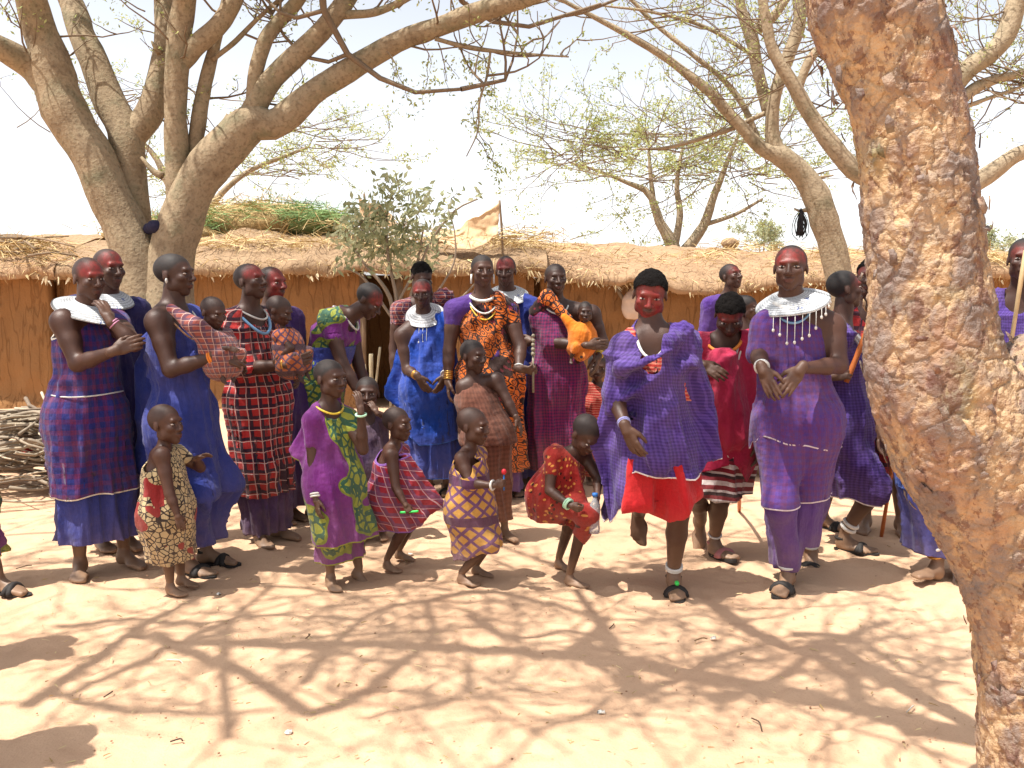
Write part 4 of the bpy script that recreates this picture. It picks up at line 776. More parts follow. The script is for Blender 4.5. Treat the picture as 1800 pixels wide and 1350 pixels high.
for (a, b, sx, sy, n_) in ((690, 400, 34, 30, 95), (680, 450, 34, 22, 60), (640, 410, 22, 18, 30), (720, 440, 24, 24, 36), (690, 345, 18, 16, 22), (795, 365, 14, 16, 12), (750, 355, 10, 10, 8), (845, 350, 8, 10, 4)):
    for _ in range(int(n_*.48)): p = P(a+rng.normal(0, sx), b+rng.normal(0, sy), YB+rng.normal(0, .16)); twigs([p], [A3(rng.normal(0, .7), rng.normal(0, .7), .6)], .12, 0, tw, lf, r0=.004, lr=.8)
twigmesh(tw, t); leaves(lf, .043, t, LEAFB, 1, 'foliage')
g_ = [(648, 700, 652, 622, 7), (660, 720, 640, 640, 5), (640, 720, 668, 610, 4), (676, 700, 690, 640, 4), (622, 720, 632, 650, 4)]
for a, b, c, d, w_ in g_: rod('stake', P(c, d, YB-.35), P(a, b, YB-.35)*A3(1, 1, 0)+A3(0, 0, -.01), w_*.5*YB/F, simple('pale_stick', (196, 180, 146), .8, sc=20), 'bare pale stick planted upright below the leafy bush', 'stick', group='sticks planted below the bush')
# ---- peeling trunk in the foreground
YT = 2.35; ctr = [(1850, 1560, 250), (1830, 1400, 232), (1818, 1250, 218), (1812, 1120, 214), (1795, 1000, 232), (1755, 880, 270), (1702, 770, 292), (1660, 680, 276), (1638, 590, 244), (1630, 480, 222), (1620, 380, 220), (1604, 270, 216), (1585, 180, 214), (1560, 90, 226), (1525, 0, 236), (1480, -120, 190), (1420, -300, 140), (1340, -480, 100)]
BARKP = NG('peeling_bark', .75, .3); g = BARKP; o_ = g.obj(); a_ = g.attr('plate'); n_ = g.noise(o_, 7, 5, .6); n2 = g.noise(o_, 46, 4); n3 = g.noise(o_, 3.1, 3)
cc = g.ramp(g.math('ADD', a_, g.math('MULTIPLY', g.math('SUBTRACT', n_, .5), .3)), [(.24, (182, 154, 120)), (.36, (166, 138, 108)), (.44, (146, 122, 102)), (.54, (128, 112, 102)), (.66, (102, 88, 82)), (.8, (144, 130, 118))])
cc = g.mix(g.math('MULTIPLY', g.ramp(n3, [(.55, (0, 0, 0)), (.68, (255, 255, 255))]), .34), cc, lin((134, 84, 70))); cc = g.mix(g.math('MULTIPLY', g.ramp(n2, [(.52, (0, 0, 0)), (.72, (255, 255, 255))]), .5), cc, lin((104, 84, 70))); cc = g.mix(g.math('MULTIPLY', g.ramp(g.noise(o_, 2.3, 2), [(.66, (0, 0, 0)), (.74, (255, 255, 255))]), .4), cc, lin((142, 150, 70)))
cc = g.mix(g.math('MULTIPLY', g.ramp(g.noise(o_, 15, 5, .7), [(.5, (0, 0, 0)), (.56, (255, 255, 255))]), .5), cc, lin((122, 108, 100))); cc = g.mix(g.math('MULTIPLY', g.ramp(g.noise(g.scale(o_, (1, 1, .6)), 27, 4, .7), [(.56, (0, 0, 0)), (.6, (255, 255, 255))]), .6), cc, lin((96, 60, 50)))
g.col(cc); g.bump(g.math('ADD', g.math('MULTIPLY', g.noise(o_, 15, 5, .7), 1.5), g.math('ADD', n2, n_)), .8, .014); BARKP = BARKP.m
def barkmesh(m, pts, w, nl, nc, seed=0):
    p = spline(pts, nl); r = np.interp(np.linspace(0, 1, nl), np.linspace(0, 1, len(w)), w); v, q = tube(p, r, nc, cap=False); c = np.repeat(p, nc, 0); d = (v-c)/np.linalg.norm(v-c, axis=1)[:, None]
    wv = v*A3(1, 1, .7)+.02*np.stack([vnoise(v*13+9*k, k) for k in range(3)], 1)
    def terr(x, n): q_ = (x*.5+.5)*n; l_ = np.floor(q_); f_ = q_-l_; return (l_+np.clip((f_-.86)/.14, 0, 1)**2)/n, f_
    t1_, f1_ = terr(fbm(wv*9, 4, 5)*.62, 8); t2_, f2_ = terr(fbm(wv*24+3, 3, 8)*.62, 5); d1, d2, cid = voro(wv*17, 3)
    lay = np.clip(.5*t1_+.42*t2_+.2*(cid-.5), 0, 1); big = fbm(v*A3(4, 4, 2.6), 2, 5)
    hgt = .028*t1_+.009*t2_-.004*(d2-d1 < .05)+.008*big+.0022*fbm(v*70, 2, 4)-.02
    m.add(v+d*hgt[:, None], q, lay); return p, r
t = empty('peeling_tree', P(1850, 1560, YT)*A3(1, 1, 0), 'thick leaning trunk with peeling tan and red bark beside the yard', 'tree'); m = MB()
tp = [P(a, b, YT) for a, b, c in ctr]; tr_ = [c*.5*YT/F-.016 for a, b, c in ctr]; pT, rT = barkmesh(m, tp, tr_, 700, 210)
barkmesh(m, [P(1745, 800, YT+.02), P(1800, 705, YT), P(1900, 640, YT-.03), P(2050, 560, YT-.1), P(2300, 380, YT-.3), P(2500, 50, YT-.5)], [.13, .15, .14, .13, .12, .1], 220, 160)
m.build('trunk', BARKP, t, attr='plate')
n = 150; i = rng.integers(90, 620, n); ang = rng.uniform(0, 2*math.pi, n); V = []; Fq = []; tint = []
for k in range(n):                                  # curling loose flakes
    c0 = pT[i[k]]; ax_ = unit(pT[i[k]+1]-pT[i[k]-1]); e1 = unit(np.cross(ax_, A3(0, 1, 0))); e2 = np.cross(ax_, e1); d = e1*math.cos(ang[k])+e2*math.sin(ang[k]); s_ = np.cross(ax_, d); b = c0+d*(rT[i[k]]+.012); L = rng.uniform(.006, .02); W_ = rng.uniform(.004, .013); li = rng.uniform(.0, .005); sg = rng.choice([-1, 1]); n0 = len(V)
    for (u, vv, h_) in ((-1+rng.normal(0, .3), -1, -.004), (-1+rng.normal(0, .3), 1, -.004), (.2, 1.1+rng.normal(0, .3), li*.4), (.2, -.9+rng.normal(0, .3), li*.4), (1+rng.normal(0, .4), .5, li), (.9, -.5+rng.normal(0, .4), li*.9)): V.append(b+ax_*u*L*sg+s_*vv*W_+d*h_)
    Fq += [[n0, n0+1, n0+2, n0+3], [n0+3, n0+2, n0+4, n0+5]]; tint += [rng.choice([.3, .45, .55, .62, .68])]*6
o = mk('bark_flakes', V, [np.array(Fq)], BARKP, t, attrs=dict(plate=tint)); tag(o, kind='stuff'); o.modifiers.new('thickness', 'SOLIDIFY').thickness = .002
# its crown overhead: boughs that throw the branch shadows on the sand
def over(px_, h): g_ = G(*px_); return g_+SUNV/SUNV[2]*h
m = MB(); tw = []; lf = []; topT = pT[-1]
shad = [([(40, 1240), (165, 1155), (250, 1095), (320, 1062), (420, 1010)], 4.9, .05), ([(100, 1212), (200, 1245), (400, 1250), (490, 1245)], 5.0, .03), ([(400, 1300), (395, 1150), (410, 1090), (480, 1025)], 5.1, .032), ([(540, 1255), (620, 1230), (700, 1170), (760, 1115), (750, 1060)], 4.6, .045), ([(530, 1200), (605, 1115), (665, 1075), (780, 1050)], 4.8, .035),
        ([(1125, 1225), (1100, 1180), (1070, 1130), (1050, 1090), (1010, 1035)], 4.3, .06), ([(1125, 1215), (1220, 1180), (1280, 1145), (1360, 1130)], 4.5, .04), ([(1240, 1050), (1330, 1112), (1425, 1150), (1490, 1190), (1510, 1240), (1600, 1280), (1720, 1305)], 4.2, .06), ([(1250, 1225), (1330, 1210), (1400, 1170), (1440, 1140), (1560, 1090)], 4.4, .04), ([(820, 1080), (900, 1120), (1000, 1110), (1080, 1130)], 4.7, .035), ([(1390, 1110), (1500, 1120), (1600, 1180), (1690, 1200)], 4.5, .035), ([(740, 1060), (840, 1040), (960, 1060), (1060, 1085)], 4.8, .04), ([(640, 1260), (790, 1230), (830, 1180), (800, 1110)], 5.0, .02), ([(100, 1100), (230, 1085), (330, 1095), (470, 1080), (620, 1085)], 5.1, .03), ([(930, 1290), (1020, 1260), (1100, 1215)], 4.9, .02)]
hub = [over((1000, 1150), 3.9), over((300, 1130), 4.5), over((1450, 1130), 3.8)]
m2 = MB(); limb(m2, [topT, lerp(topT, hub[0], .5)+A3(0, 0, .15), hub[0]], [rT[-1], .055, .045], seed=61); limb(m2, [hub[0], lerp(hub[0], hub[1], .5)+A3(0, 0, .2), hub[1]], [.045, .04, .035], seed=62); limb(m2, [topT, lerp(topT, hub[2], .5), hub[2]], [rT[-1]*.7, .05, .04], seed=63)
for pts, h_, r in shad:
    q = np.array([over(a, h_+.12*k*0) for k, a in enumerate(pts)]); r = r*.78; e_ = limb(m2, q, [r, r*.85, r*.5], ns=8, n=20, seed=int(h_*10)); hb = hub[int(np.argmin([np.linalg.norm(x-q[len(q)//2]) for x in hub]))]; j = int(np.argmin(np.linalg.norm(e_-hb, axis=1))); limb(m2, [hb, lerp(hb, e_[j], .5)+A3(0, 0, .1), e_[j]], [r*1.1, r], ns=8, n=10)
    for i in range(1, 20): 
        if rng.random() < .6: twigs([e_[i]], [rng.normal(0, 1, 3)*A3(1, 1, .3)], .7, 2, tw, lf, r0=.010, lr=.1, flat=.3)
m2.build('bough', BARKP, t, attr='plate')
for (a, b) in [(x, y) for x in range(60, 1760, 120) for y in (880, 930, 985, 1040)]:
    p0 = over((a+rng.normal(0, 40), b+rng.normal(0, 12)), 5.0+rng.normal(0, .15)); twigs([p0], [rng.normal(0, 1, 3)*A3(1, 1, .2)], 1.0, 2, tw, lf, r0=.016, lr=.5, flat=.25)
twigmesh(tw, t, name='twigs'); leaves(lf, .02, t, LEAF, 3)
# ---- firewood, rags, hung things, litter
WD = [simple('firewood_a', (150, 136, 118), .9, sc=16, var=.3), simple('firewood_b', (122, 106, 90), .9, sc=16, var=.3), simple('firewood_c', (178, 164, 142), .9, sc=16, var=.3)]
proto = []
for k in range(9):
    L = rng.uniform(.5, 1.1); pts = np.stack([np.linspace(-L/2, L/2, 7), rng.normal(0, .02, 7), rng.normal(0, .015, 7)], 1); v, q = tube(spline(pts, 14), np.linspace(1, .55, 14)*rng.uniform(.009, .02), 7); proto.append(meshdata('firewood_stick', v, q, WD[k % 3]))
gw = G(55, 872)
for k in range(190):
    lay = k/190; o = bpy.data.objects.new('firewood_stick', proto[k % 9]); COL.objects.link(o); sx = 1-.75*lay
    o.location = (gw[0]+rng.normal(-.12, .42)*sx, gw[1]+.35+rng.normal(0, .3)*sx, .025+lay*.55); o.rotation_euler = (0, rng.normal(0, .09), rng.normal(.1, .5) if rng.random() < .75 else rng.uniform(0, 3)); tag(o, 'weathered stick in the firewood pile before the brushwood roofed hut', 'stick', 'sticks in the firewood pile')
v, q = nets([('t', P(28, 775, gw[1]+.3), P(62, 772, gw[1]+.3), P(48, 802, gw[1]+.2), .012, .01), ('t', P(40, 778, gw[1]+.25), P(72, 790, gw[1]+.3), P(45, 800, gw[1]+.15), .01, .01)], .01); v = v+vnormals(v, q)*(.012*fbm(v*18, 2))[:, None]; tag(mk('red_rag', v, q, simple('red_rag', (196, 62, 60), .8), loc=v.mean(0)), 'crumpled red rag on top of the firewood pile', 'rag')
def sheet(name, C4, mat, label, cat, n=26, sag=.12, amp=.03, seed=0, parent=None):
    a, b, c, d = C4; u, w_ = np.meshgrid(np.linspace(0, 1, n), np.linspace(0, 1, n), indexing='ij'); u = u.ravel()[:, None]; w_ = w_.ravel()[:, None]; V = (a*(1-u)+b*u)*(1-w_)+(d*(1-u)+c*u)*w_; V[:, 2] -= sag*(np.sin(u[:, 0]*math.pi)*(1-w_[:, 0]*.5)); V += amp*np.stack([fbm(V*5+seed+k, 3, k) for k in range(3)], 1)*A3(.6, 1.4, 1); o = mk(name, V, grid(n, n), mat, loc=V.mean(0)); o.modifiers.new('thickness', 'SOLIDIFY').thickness = .004; tag(o, label, cat); return o
SACK = simple('sacking', (206, 176, 140), .9, sc=24, var=.15)
ys_ = Yh-.25
sheet('sack_cloth', [P(735, 405, ys_+.5), P(878, 356, ys_), P(876, 415, ys_-.05), P(800, 436, ys_+.1)], SACK, 'torn beige sacking hung over the roof edge on poles', 'cloth', sag=.1, amp=.05); sheet('sack_cloth', [P(628, 345, ys_+.6), P(672, 356, ys_+.5), P(700, 400, ys_+.5), P(640, 400, ys_+.6)], SACK, 'scrap of beige sacking behind the leafy bush', 'cloth', sag=.02, amp=.03, seed=4)
for a, b, c, d in ((878, 352, 884, 470), (770, 420, 762, 480), (640, 340, 650, 470)): rod('pole', P(a, b, ys_+.02 if a > 700 else ys_+.55), P(c, d, ys_+.05 if a > 700 else ys_+.6), .014, WOODG, 'thin roof pole holding up the torn sacking', 'pole', group='poles holding up sacking')
yb = Yb-.16; c = P(1112, 540, yb); v, q = nets([('e', c, A3(.14, .07, .16), .02), ('s', c+A3(-.03, 0, .1), c+A3(.02, 0, .24), .08, .04, .08)], .018); v = v+vnormals(v, q)*(.02*fbm(v*9, 3))[:, None]; bg_ = mk('cloth_bag', v, q, simple('bag_cloth', (206, 184, 168), .8, sc=6, var=.2), loc=c); tag(bg_, 'pale cloth bag hanging from the eave on the mud wall', 'bag')
for dx in (-.03, .06): vv, qq = tube([c+A3(dx, 0, .2), P(1116, 486, yb)], .006, 5); mk('string', vv, qq, WOODG, bg_)
vv, qq = tube(spline([P(1085, 508, yb), P(1094, 524, yb), P(1100, 530, yb)], 6), .025, 6); mk('wooden_hook', vv, qq, WOODG, bg_)
m = MB(); yc = YR-.05; hook = P(1408, 366, yc)
for k in range(16):
    dx = rng.normal(0, .022); L = rng.uniform(.2, .3); vv, qq = tube(spline([hook, hook+A3(dx*.6, rng.normal(0, .01), -L*.3), hook+A3(dx*1.4, 0, -L), hook+A3(dx+.03*rng.normal(), .01, -L*.55), hook+A3(0, .004, -.02)], 16), .0055, 5); m.add(vv, qq)
for s_ in (-1, 1): vv, qq = tube(spline([hook, hook+A3(s_*.07, 0, -.12), hook+A3(s_*.08, 0, -.25), hook+A3(s_*.02, 0, -.32)], 12), .004, 5); m.add(vv, qq)
tag(m.build('cord_bundle', simple('black_cord', (22, 20, 24), .6), loc=hook), 'bunch of black cords hanging from a stub of the slender acacia', 'cords')
for k, (a, b, L, c_) in enumerate(((308, 1165, .09, (206, 196, 180)), (1232, 1126, .06, (120, 96, 66)), (1330, 1275, .09, (90, 74, 58)), (190, 1222, .05, (90, 74, 58)), (540, 1120, .05, (110, 90, 66)), (1600, 1248, .07, (196, 186, 170)), (1075, 1102, .06, (96, 78, 60)), (310, 1305, .04, (70, 58, 48)), (42, 998, .08, (90, 74, 56)))):
    g_ = G(a, b); a_ = rng.uniform(0, 3); d = A3(math.cos(a_), math.sin(a_), 0)*L/2; vv, qq = tube(spline([g_-d+A3(0, 0, .004), g_+A3(.01, .008, .009), g_+d+A3(0, 0, .004)], 8), .0028, 5); o = mk('fallen_twig', vv, qq, simple('litter_%d' % k, c_, .8), loc=g_); tag(o, 'small dry twig lying on the trampled sand', 'twig', 'twigs lying on the sand')
for k, (a, b) in enumerate(((1254, 1123), (507, 1288), (384, 1045), (1058, 1254), (722, 975))):
    g_ = G(a, b)+UZ3*.004; vv, qq = ballm(g_, A3(.014, .011, .004), nu=8, nv=5); vv += .003*rng.normal(size=vv.shape); o = mk('paper_scrap', vv, qq, simple('paper', (232, 228, 216), .8), loc=g_); tag(o, 'tiny white scrap lying on the trampled sand', 'scrap', 'white scraps on the sand')

n = 700; q_ = np.stack([rng.uniform(60, 1740, n), rng.uniform(860, 1345, n)], 1); pts = np.array([G(*a) for a in q_])+UZ3*.006; d = np.stack([rng.normal(size=n), rng.normal(size=n), rng.normal(.05, .05, n)], 1)
lt = empty('ground_litter', pts.mean(0)*A3(1, 1, 0), 'bits of straw and grit strewn over the trampled sand', 'litter'); tag(lt, kind='stuff'); blades(pts, d, rng.uniform(.008, .045, n), rng.uniform(.001, .003, n), lt, STRAW, 'straw_bits')
m = MB()
for k in range(260): g_ = G(rng.uniform(60, 1740), rng.uniform(850, 1345)); r_ = rng.uniform(.0015, .005); v, q = ballm(g_+UZ3*r_*.3, A3(r_, r_*rng.uniform(.7, 1.2), r_*.6), nu=6, nv=5); m.add(v, q)
tag(m.build('grit', simple('grit', (160, 124, 96), .95, sc=60, var=.3), lt), kind='stuff')
# ------------------------------------------------------------------ cloths
C_A = cloth('blue_red_check', 'tartan', (38, 44, 128), (112, 34, 84), (30, 34, 110), size=.055, trim=(214, 208, 196))
C_BLUE = cloth('royal_blue', 'plain', (24, 52, 150)); C_BLUE2 = cloth('deep_blue', 'plain', (40, 56, 146)); C_BRIGHT = cloth('bright_blue', 'plain', (16, 66, 178), trim=(60, 100, 190)); C_NAVY = cloth('navy', 'plain', (36, 34, 92))
C_SLING = cloth('faded_red_check', 'plaid', (150, 62, 58), (90, 50, 80), (190, 160, 150), size=.03)
C_PLAID = cloth('red_plaid', 'plaid', (190, 34, 36), (58, 26, 48), (206, 170, 160), size=.062)
C_PLAID2 = cloth('pink_red_plaid', 'plaid', (176, 30, 52), (130, 60, 100), (206, 160, 170), size=.05, trim=(130, 90, 160))
C_PURP = cloth('dark_purple', 'plain', (64, 38, 104)); C_VIOLET = cloth('violet', 'plain', (78, 42, 134)); C_DKV = cloth('dusky_violet', 'plain', (70, 50, 82), worn=1)
C_LEAF = cloth('purple_green_leaf', 'leaf', (112, 32, 120), (124, 138, 40), (150, 160, 52), (46, 96, 74), size=.21, trim=(140, 140, 60))
C_SHELL = cloth('orange_shell', 'shell', (226, 104, 22), (40, 16, 22), (120, 26, 44), size=.052)
C_BROWN = cloth('brown_weave', 'check', (98, 54, 42), (122, 70, 54), size=.03); C_LATT = cloth('ochre_lattice', 'lattice', (206, 148, 60), (112, 66, 112), (92, 50, 84), size=.07)
C_MAG = cloth('magenta_check', 'check', (136, 20, 84), (62, 24, 80), size=.022); C_ORANGE = cloth('orange', 'plain', (236, 120, 14), worn=.2)
C_SPOT = cloth('red_sprig', 'spot', (150, 20, 18), (206, 130, 50), (60, 10, 14), size=.024); C_RED = cloth('scarlet', 'plain', (206, 24, 32), worn=.2); C_REDST = cloth('red_fine_stripe', 'stripe', (196, 40, 36), (214, 120, 100), (196, 40, 36), size=.018)
C_VCHK = cloth('violet_check', 'check', (86, 58, 150), (58, 34, 112), size=.016, trim=(226, 222, 226)); C_VCHK2 = cloth('violet_red_check', 'tartan', (80, 48, 138), (104, 44, 104), (60, 36, 116), size=.03, trim=(206, 200, 214))
C_PINK = cloth('rose_red', 'plain', (190, 30, 72), worn=.3); C_STRIPE = cloth('white_red_stripe', 'stripe', (214, 200, 196), (140, 34, 50), (60, 40, 50), size=.05); C_PSTR = cloth('pink_white_stripe', 'stripe', (206, 62, 66), (226, 170, 160), (206, 62, 66), size=.06)
C_REDCHK = cloth('red_black_check', 'plaid', (170, 26, 32), (60, 20, 44), (110, 24, 40), size=.09); C_CREAM = cloth('cream_print', 'border', (206, 180, 130), (52, 44, 44), (160, 40, 40), (44, 48, 84), size=.024)
C_BPRINT = cloth('orange_purple_print', 'lattice', (196, 92, 40), (72, 40, 84), (60, 30, 60), size=.05)
# ------------------------------------------------------------------ the people
# woman with hand on chin
p = person('woman with hand on chin, blue and red checked wrap, white disc collar', (160, 1008), (155, 453), yaw=48, hyaw=52, hp=6, paint='fore', tone=.45, ftL=(232, 995), ftR=(140, 1015),
           shR=(112, 566, -.10), elR=(136, 640, -.16), wrR=(200, 617, -.26), haR=(228, 606, -.24), elL=(236, 604, -.14), wrL=(193, 562, -.16), haL=(183, 540, -.13), pnL=(-.4, .3, .5), fyR=20, fyL=60)
garment(p, C_BLUE, 'waist', [(100, 946), (270, 946)], w=.24, body=False, ztop=838, folds=(8, .012), name='underskirt', seed=1)
garment(p, C_A, 'oneL', [(80, 868), (280, 864)], w=.235, folds=(10, .013), seed=2)
collar(p, .16, .06, .42, side=.12); ring(p, 'elL', 'wrL', .88, .027, simple('bead_strand_pink', (200, 140, 170)), 2, .004)
def cord_belt(T, z, mat, r=.004):
    J = T['J']; c = lerp(J['pel'], J['shc'], z); H = T['H']; th = np.arange(26)*2*math.pi/26; a, b = T['l'], T['f2']
    pts = c+(np.cos(th)[:, None]*a*(.088*H+.036)+np.sin(th)[:, None]*b*(.072*H+.04))+UZ*(.008*np.sin(2*th))[:, None]; v, q = tube(pts, r, 6, closed=True); mk('cord_belt', v, q, mat, T['e'])
cord_belt(p, .22, BW)
# woman close behind her
p = person('woman with red forehead half hidden behind the woman with hand on chin', (205, 968), (190, 437), yaw=40, hyaw=55, hp=2, paint='fore', tone=.35, ftL=(232, 962), ftR=(184, 965), fyR=40)
garment(p, C_NAVY, 'both', [(150, 925), (260, 925)], w=.2, arms='LR', seed=3); collar(p, .15, .062, .35)
# woman in blue with baby
p = person('woman in plain blue robe and bead necklaces carrying a baby in red check', (362, 1000), (306, 445), yaw=72, hyaw=80, hp=0, tone=.25, shaved=.85, ftR=(345, 1008), ftL=(382, 990),
           shR=(278, 566, -.14), elR=(300, 650, -.2), wrR=(382, 625, -.24), haR=(416, 632, -.2), wrL=(396, 640, .05), elL=(350, 650, .1), pel=(318, 740), shc=(300, 556))
garment(p, C_BLUE2, 'waist', [(270, 958), (420, 950)], w=.2, body=False, ztop=842, folds=(7, .014), name='underskirt', seed=4, hemdx=.02)
garment(p, C_BLUE2, 'oneL', [(235, 840), (290, 905), (330, 868), (420, 866)], w=.23, extra=[('t', (272, 560, .05), (250, 830, .12), (290, 840, .0), .03), ('t', (272, 560, .05), (240, 640, .1), (250, 830, .12), .03), ('s', (342, 640, -.02), (365, 860, -.02), .07, .10)], folds=(8, .014), seed=5)
strand(p, .07, .055, BW, .006); strand(p, .11, .06, simple('bead_strand_mixed', (190, 150, 120), var=.5, sc=90), .005); ring(p, 'elR', 'wrR', .9, .03, simple('bead_strand_orange', (220, 130, 50)), 2, .006); sandal(p, 'L'); sandal(p, 'R')
v, q = ballm(p['J']['hc']-p['hu']*.03-p['hf']*.0+p['hl']*-.083, A3(.006, .014, .014), nu=10, nv=6); mk('ear_disc', v, q, BW, p['e']); PC = p
b = person('baby in faded red checked sling held by woman in plain blue', (380, 700, p['Y0']-.14), (374, 524), 'baby', yaw=50, hyaw=60, hp=18, H=.62, tone=.3, shaved=.5, cat='baby', pel=(392, 640, -.02), shc=(378, 588), ftR=(388, 652, -.06), ftL=(402, 650, .0), fpR=60, fpL=60, wrR=(402, 612, -.1))
garment(b, C_SLING, 'both', None, extra=[('s', (300, 542, -.08), (345, 575, -.13), .028, .05), ('s', (345, 575, -.13), (385, 618, -.04), .045, .07), ('s', (385, 618, -.04), (398, 640, .02), .07, .06)], folds=(9, .008), name='sling', infl=.02, h=.011)
# toddler in cream print
p = person('toddler in cream, red and black printed cloth, holding the blue robe', (305, 1042), (290, 710), 'toddler', yaw=66, hyaw=72, tone=.55, shaved=.45, ftR=(308, 1045), ftL=(330, 1030), wrL=(345, 806, .05), haL=(365, 798, .05), shR=(284, 800, -.09), elR=(298, 868, -.12), wrR=(312, 905, -.13), cat='child')
garment(p, C_CREAM, 'oneL', [(250, 985), (345, 985)], w=.125, folds=(8, .008), h=.011, seed=6)
# woman in red plaid with baby
p = person('woman in red plaid dress carrying a baby in orange print', (480, 950), (440, 463), yaw=58, hyaw=66, hp=-8, paint='fore', tone=.35, shaved=.7, ftR=(462, 958), ftL=(502, 946), fyR=30, fyL=70, elR=(432, 648, -.16), wrR=(508, 640, -.26), haR=(535, 632, -.22), wrL=(520, 655, -.05))
garment(p, C_PURP, 'waist', [(420, 934), (545, 930)], w=.17, body=False, ztop=842, name='underskirt', seed=7)
garment(p, C_PLAID, 'both', [(390, 866), (540, 862)], w=.215, arms='LR', folds=(12, .015), seed=8, extra=[('s', (412, 590, -.12), (428, 640, -.16), .075, .09)])
strand(p, .10, .06, BB, .009); strand(p, .05, .05, BW, .006); ring(p, 'elR', 'wrR', .9, .03, BRASS, 1, .009)
for S in 'LR': ring(p, 'kn'+S, 'an'+S, .93, .042, BRASS, 1, .004, 'anklet')
b = person('baby in orange and purple print carried by woman in red plaid', (505, 700, p['Y0']-.16), (490, 523), 'baby', yaw=70, hyaw=78, hp=22, H=.66, tone=.35, shaved=.5, cat='baby', pel=(512, 640, -.02), shc=(502, 588), ftR=(520, 655, -.06), ftL=(530, 650, .0), fpR=50, fpL=50, wrR=(490, 628, -.1), elR=(512, 612, -.1))
garment(b, C_BPRINT, 'both', None, folds=(8, .006), infl=.016, h=.011, name='wrap', extra=[('s', (506, 600), (512, 645), .075, .075)])
p = person('woman with red face looking out from behind the red plaid dress', (512, 922), (478, 468), yaw=45, hyaw=58, paint='full', tone=.35, ftL=(522, 912), ftR=(500, 918))
garment(p, C_PURP, 'both', [(470, 893), (560, 893)], w=.18, arms='LR', seed=9)
# bending woman
p = person('woman bending forward in purple cloth with green leaf print', (575, 908), (648, 503, -.05), yaw=75, hyaw=75, hp=38, H=1.62, tone=.3, shaved=.9, paint='fore', pel=(562, 655), shc=(598, 560), elR=(602, 640, -.2), wrR=(640, 705, -.24), elL=(630, 640, .1), wrL=(650, 705, .05), ftR=(562, 912), ftL=(600, 900))
garment(p, C_LEAF, 'waist', [(510, 872), (640, 872)], w=.2, body=False, ztop=625, name='skirt', seed=3)
garment(p, C_LEAF, 'both', None, folds=(8, .012), seed=12, name='shawl', infl=.026); strand(p, .05, .055, BW, .007)
garment(p, C_BLUE2, 'waist', [(500, 648), (660, 640)], body=False, legs=False, ztop=608, infl=.03, folds=(6, .004), name='waist_cloth')
# girl in purple leaf print
p = person('girl in purple dress with green leaf print and yellow necklace', (600, 1030), (580, 632), 'child', yaw=40, hyaw=58, hp=3, tone=.3, shaved=.85, ftR=(585, 1034), ftL=(636, 1018), fyR=25, fyL=50, fpL=18, shR=(549, 740, -.06), elR=(551, 825, -.08), wrR=(556, 876, -.12), shL=(612, 735, .03), elL=(638, 790, -.05), wrL=(634, 722, -.1), haL=(630, 690, -.08), cat='child')
garment(p, C_LEAF, 'waist', [(530, 985), (640, 982)], w=.135, body=False, ztop=930, folds=(7, .008), name='underskirt', h=.012, seed=5)
garment(p, C_LEAF, 'both', [(500, 800), (530, 812), (541, 955), (680, 945)], w=.19, hemdx=.03, folds=(8, .012), h=.0125, seed=4, extra=[('t', (548, 735, -.02), (510, 790, .02), (545, 830, -.02), .018)])
strand(p, .045, .06, BY, .008); ring(p, 'elR', 'wrR', .92, .025, BW, 2, .005); ring(p, 'elL', 'wrL', .9, .024, simple('bead_strand_mint', (170, 210, 180)), 1, .006)
# child with hand at the mouth
p = person('small child in dusky violet cloth with hand at mouth', (655, 946), (645, 662), 'toddler', yaw=5, hyaw=8, tone=.3, shaved=.8, wrL=(662, 725, -.14), haL=(652, 708, -.12), cat='child')
garment(p, C_DKV, 'both', [(600, 925), (720, 925)], w=.13, h=.012, seed=9)
# toddler in pink-red plaid
p = person('toddler in red and pink plaid cape holding a green pen', (692, 1000), (698, 715), 'toddler', yaw=62, hyaw=66, tone=.5, shaved=.6, ftR=(688, 1003), ftL=(712, 984), pel=(680, 880), shR=(688, 800, -.08), elR=(696, 858, -.13), wrR=(712, 886, -.17), haR=(722, 904, -.19), hpR='grip', knR=(712, 928, -.08), knL=(722, 922, .06), fyR=50, cat='child')
garment(p, C_PLAID2, 'oneL', [(640, 868), (668, 930), (712, 925), (738, 925), (790, 884)], w=.13, hemdx=.05, folds=(7, .008), h=.011, seed=6, sk=.3, extra=[('t', (705, 780, -.06), (782, 888, -.02), (735, 920, -.05), .012), ('t', (705, 780, -.06), (735, 920, -.05), (705, 900, -.08), .014), ('t', (675, 785, 0), (648, 865, .0), (672, 905, -.02), .014)])
c = p['handR']; rod('pen', c-A3(.05, 0, .0), c+A3(.045, -.01, .01), .006, GREENP, 'green pen in fist of toddler in plaid cape', 'pen')
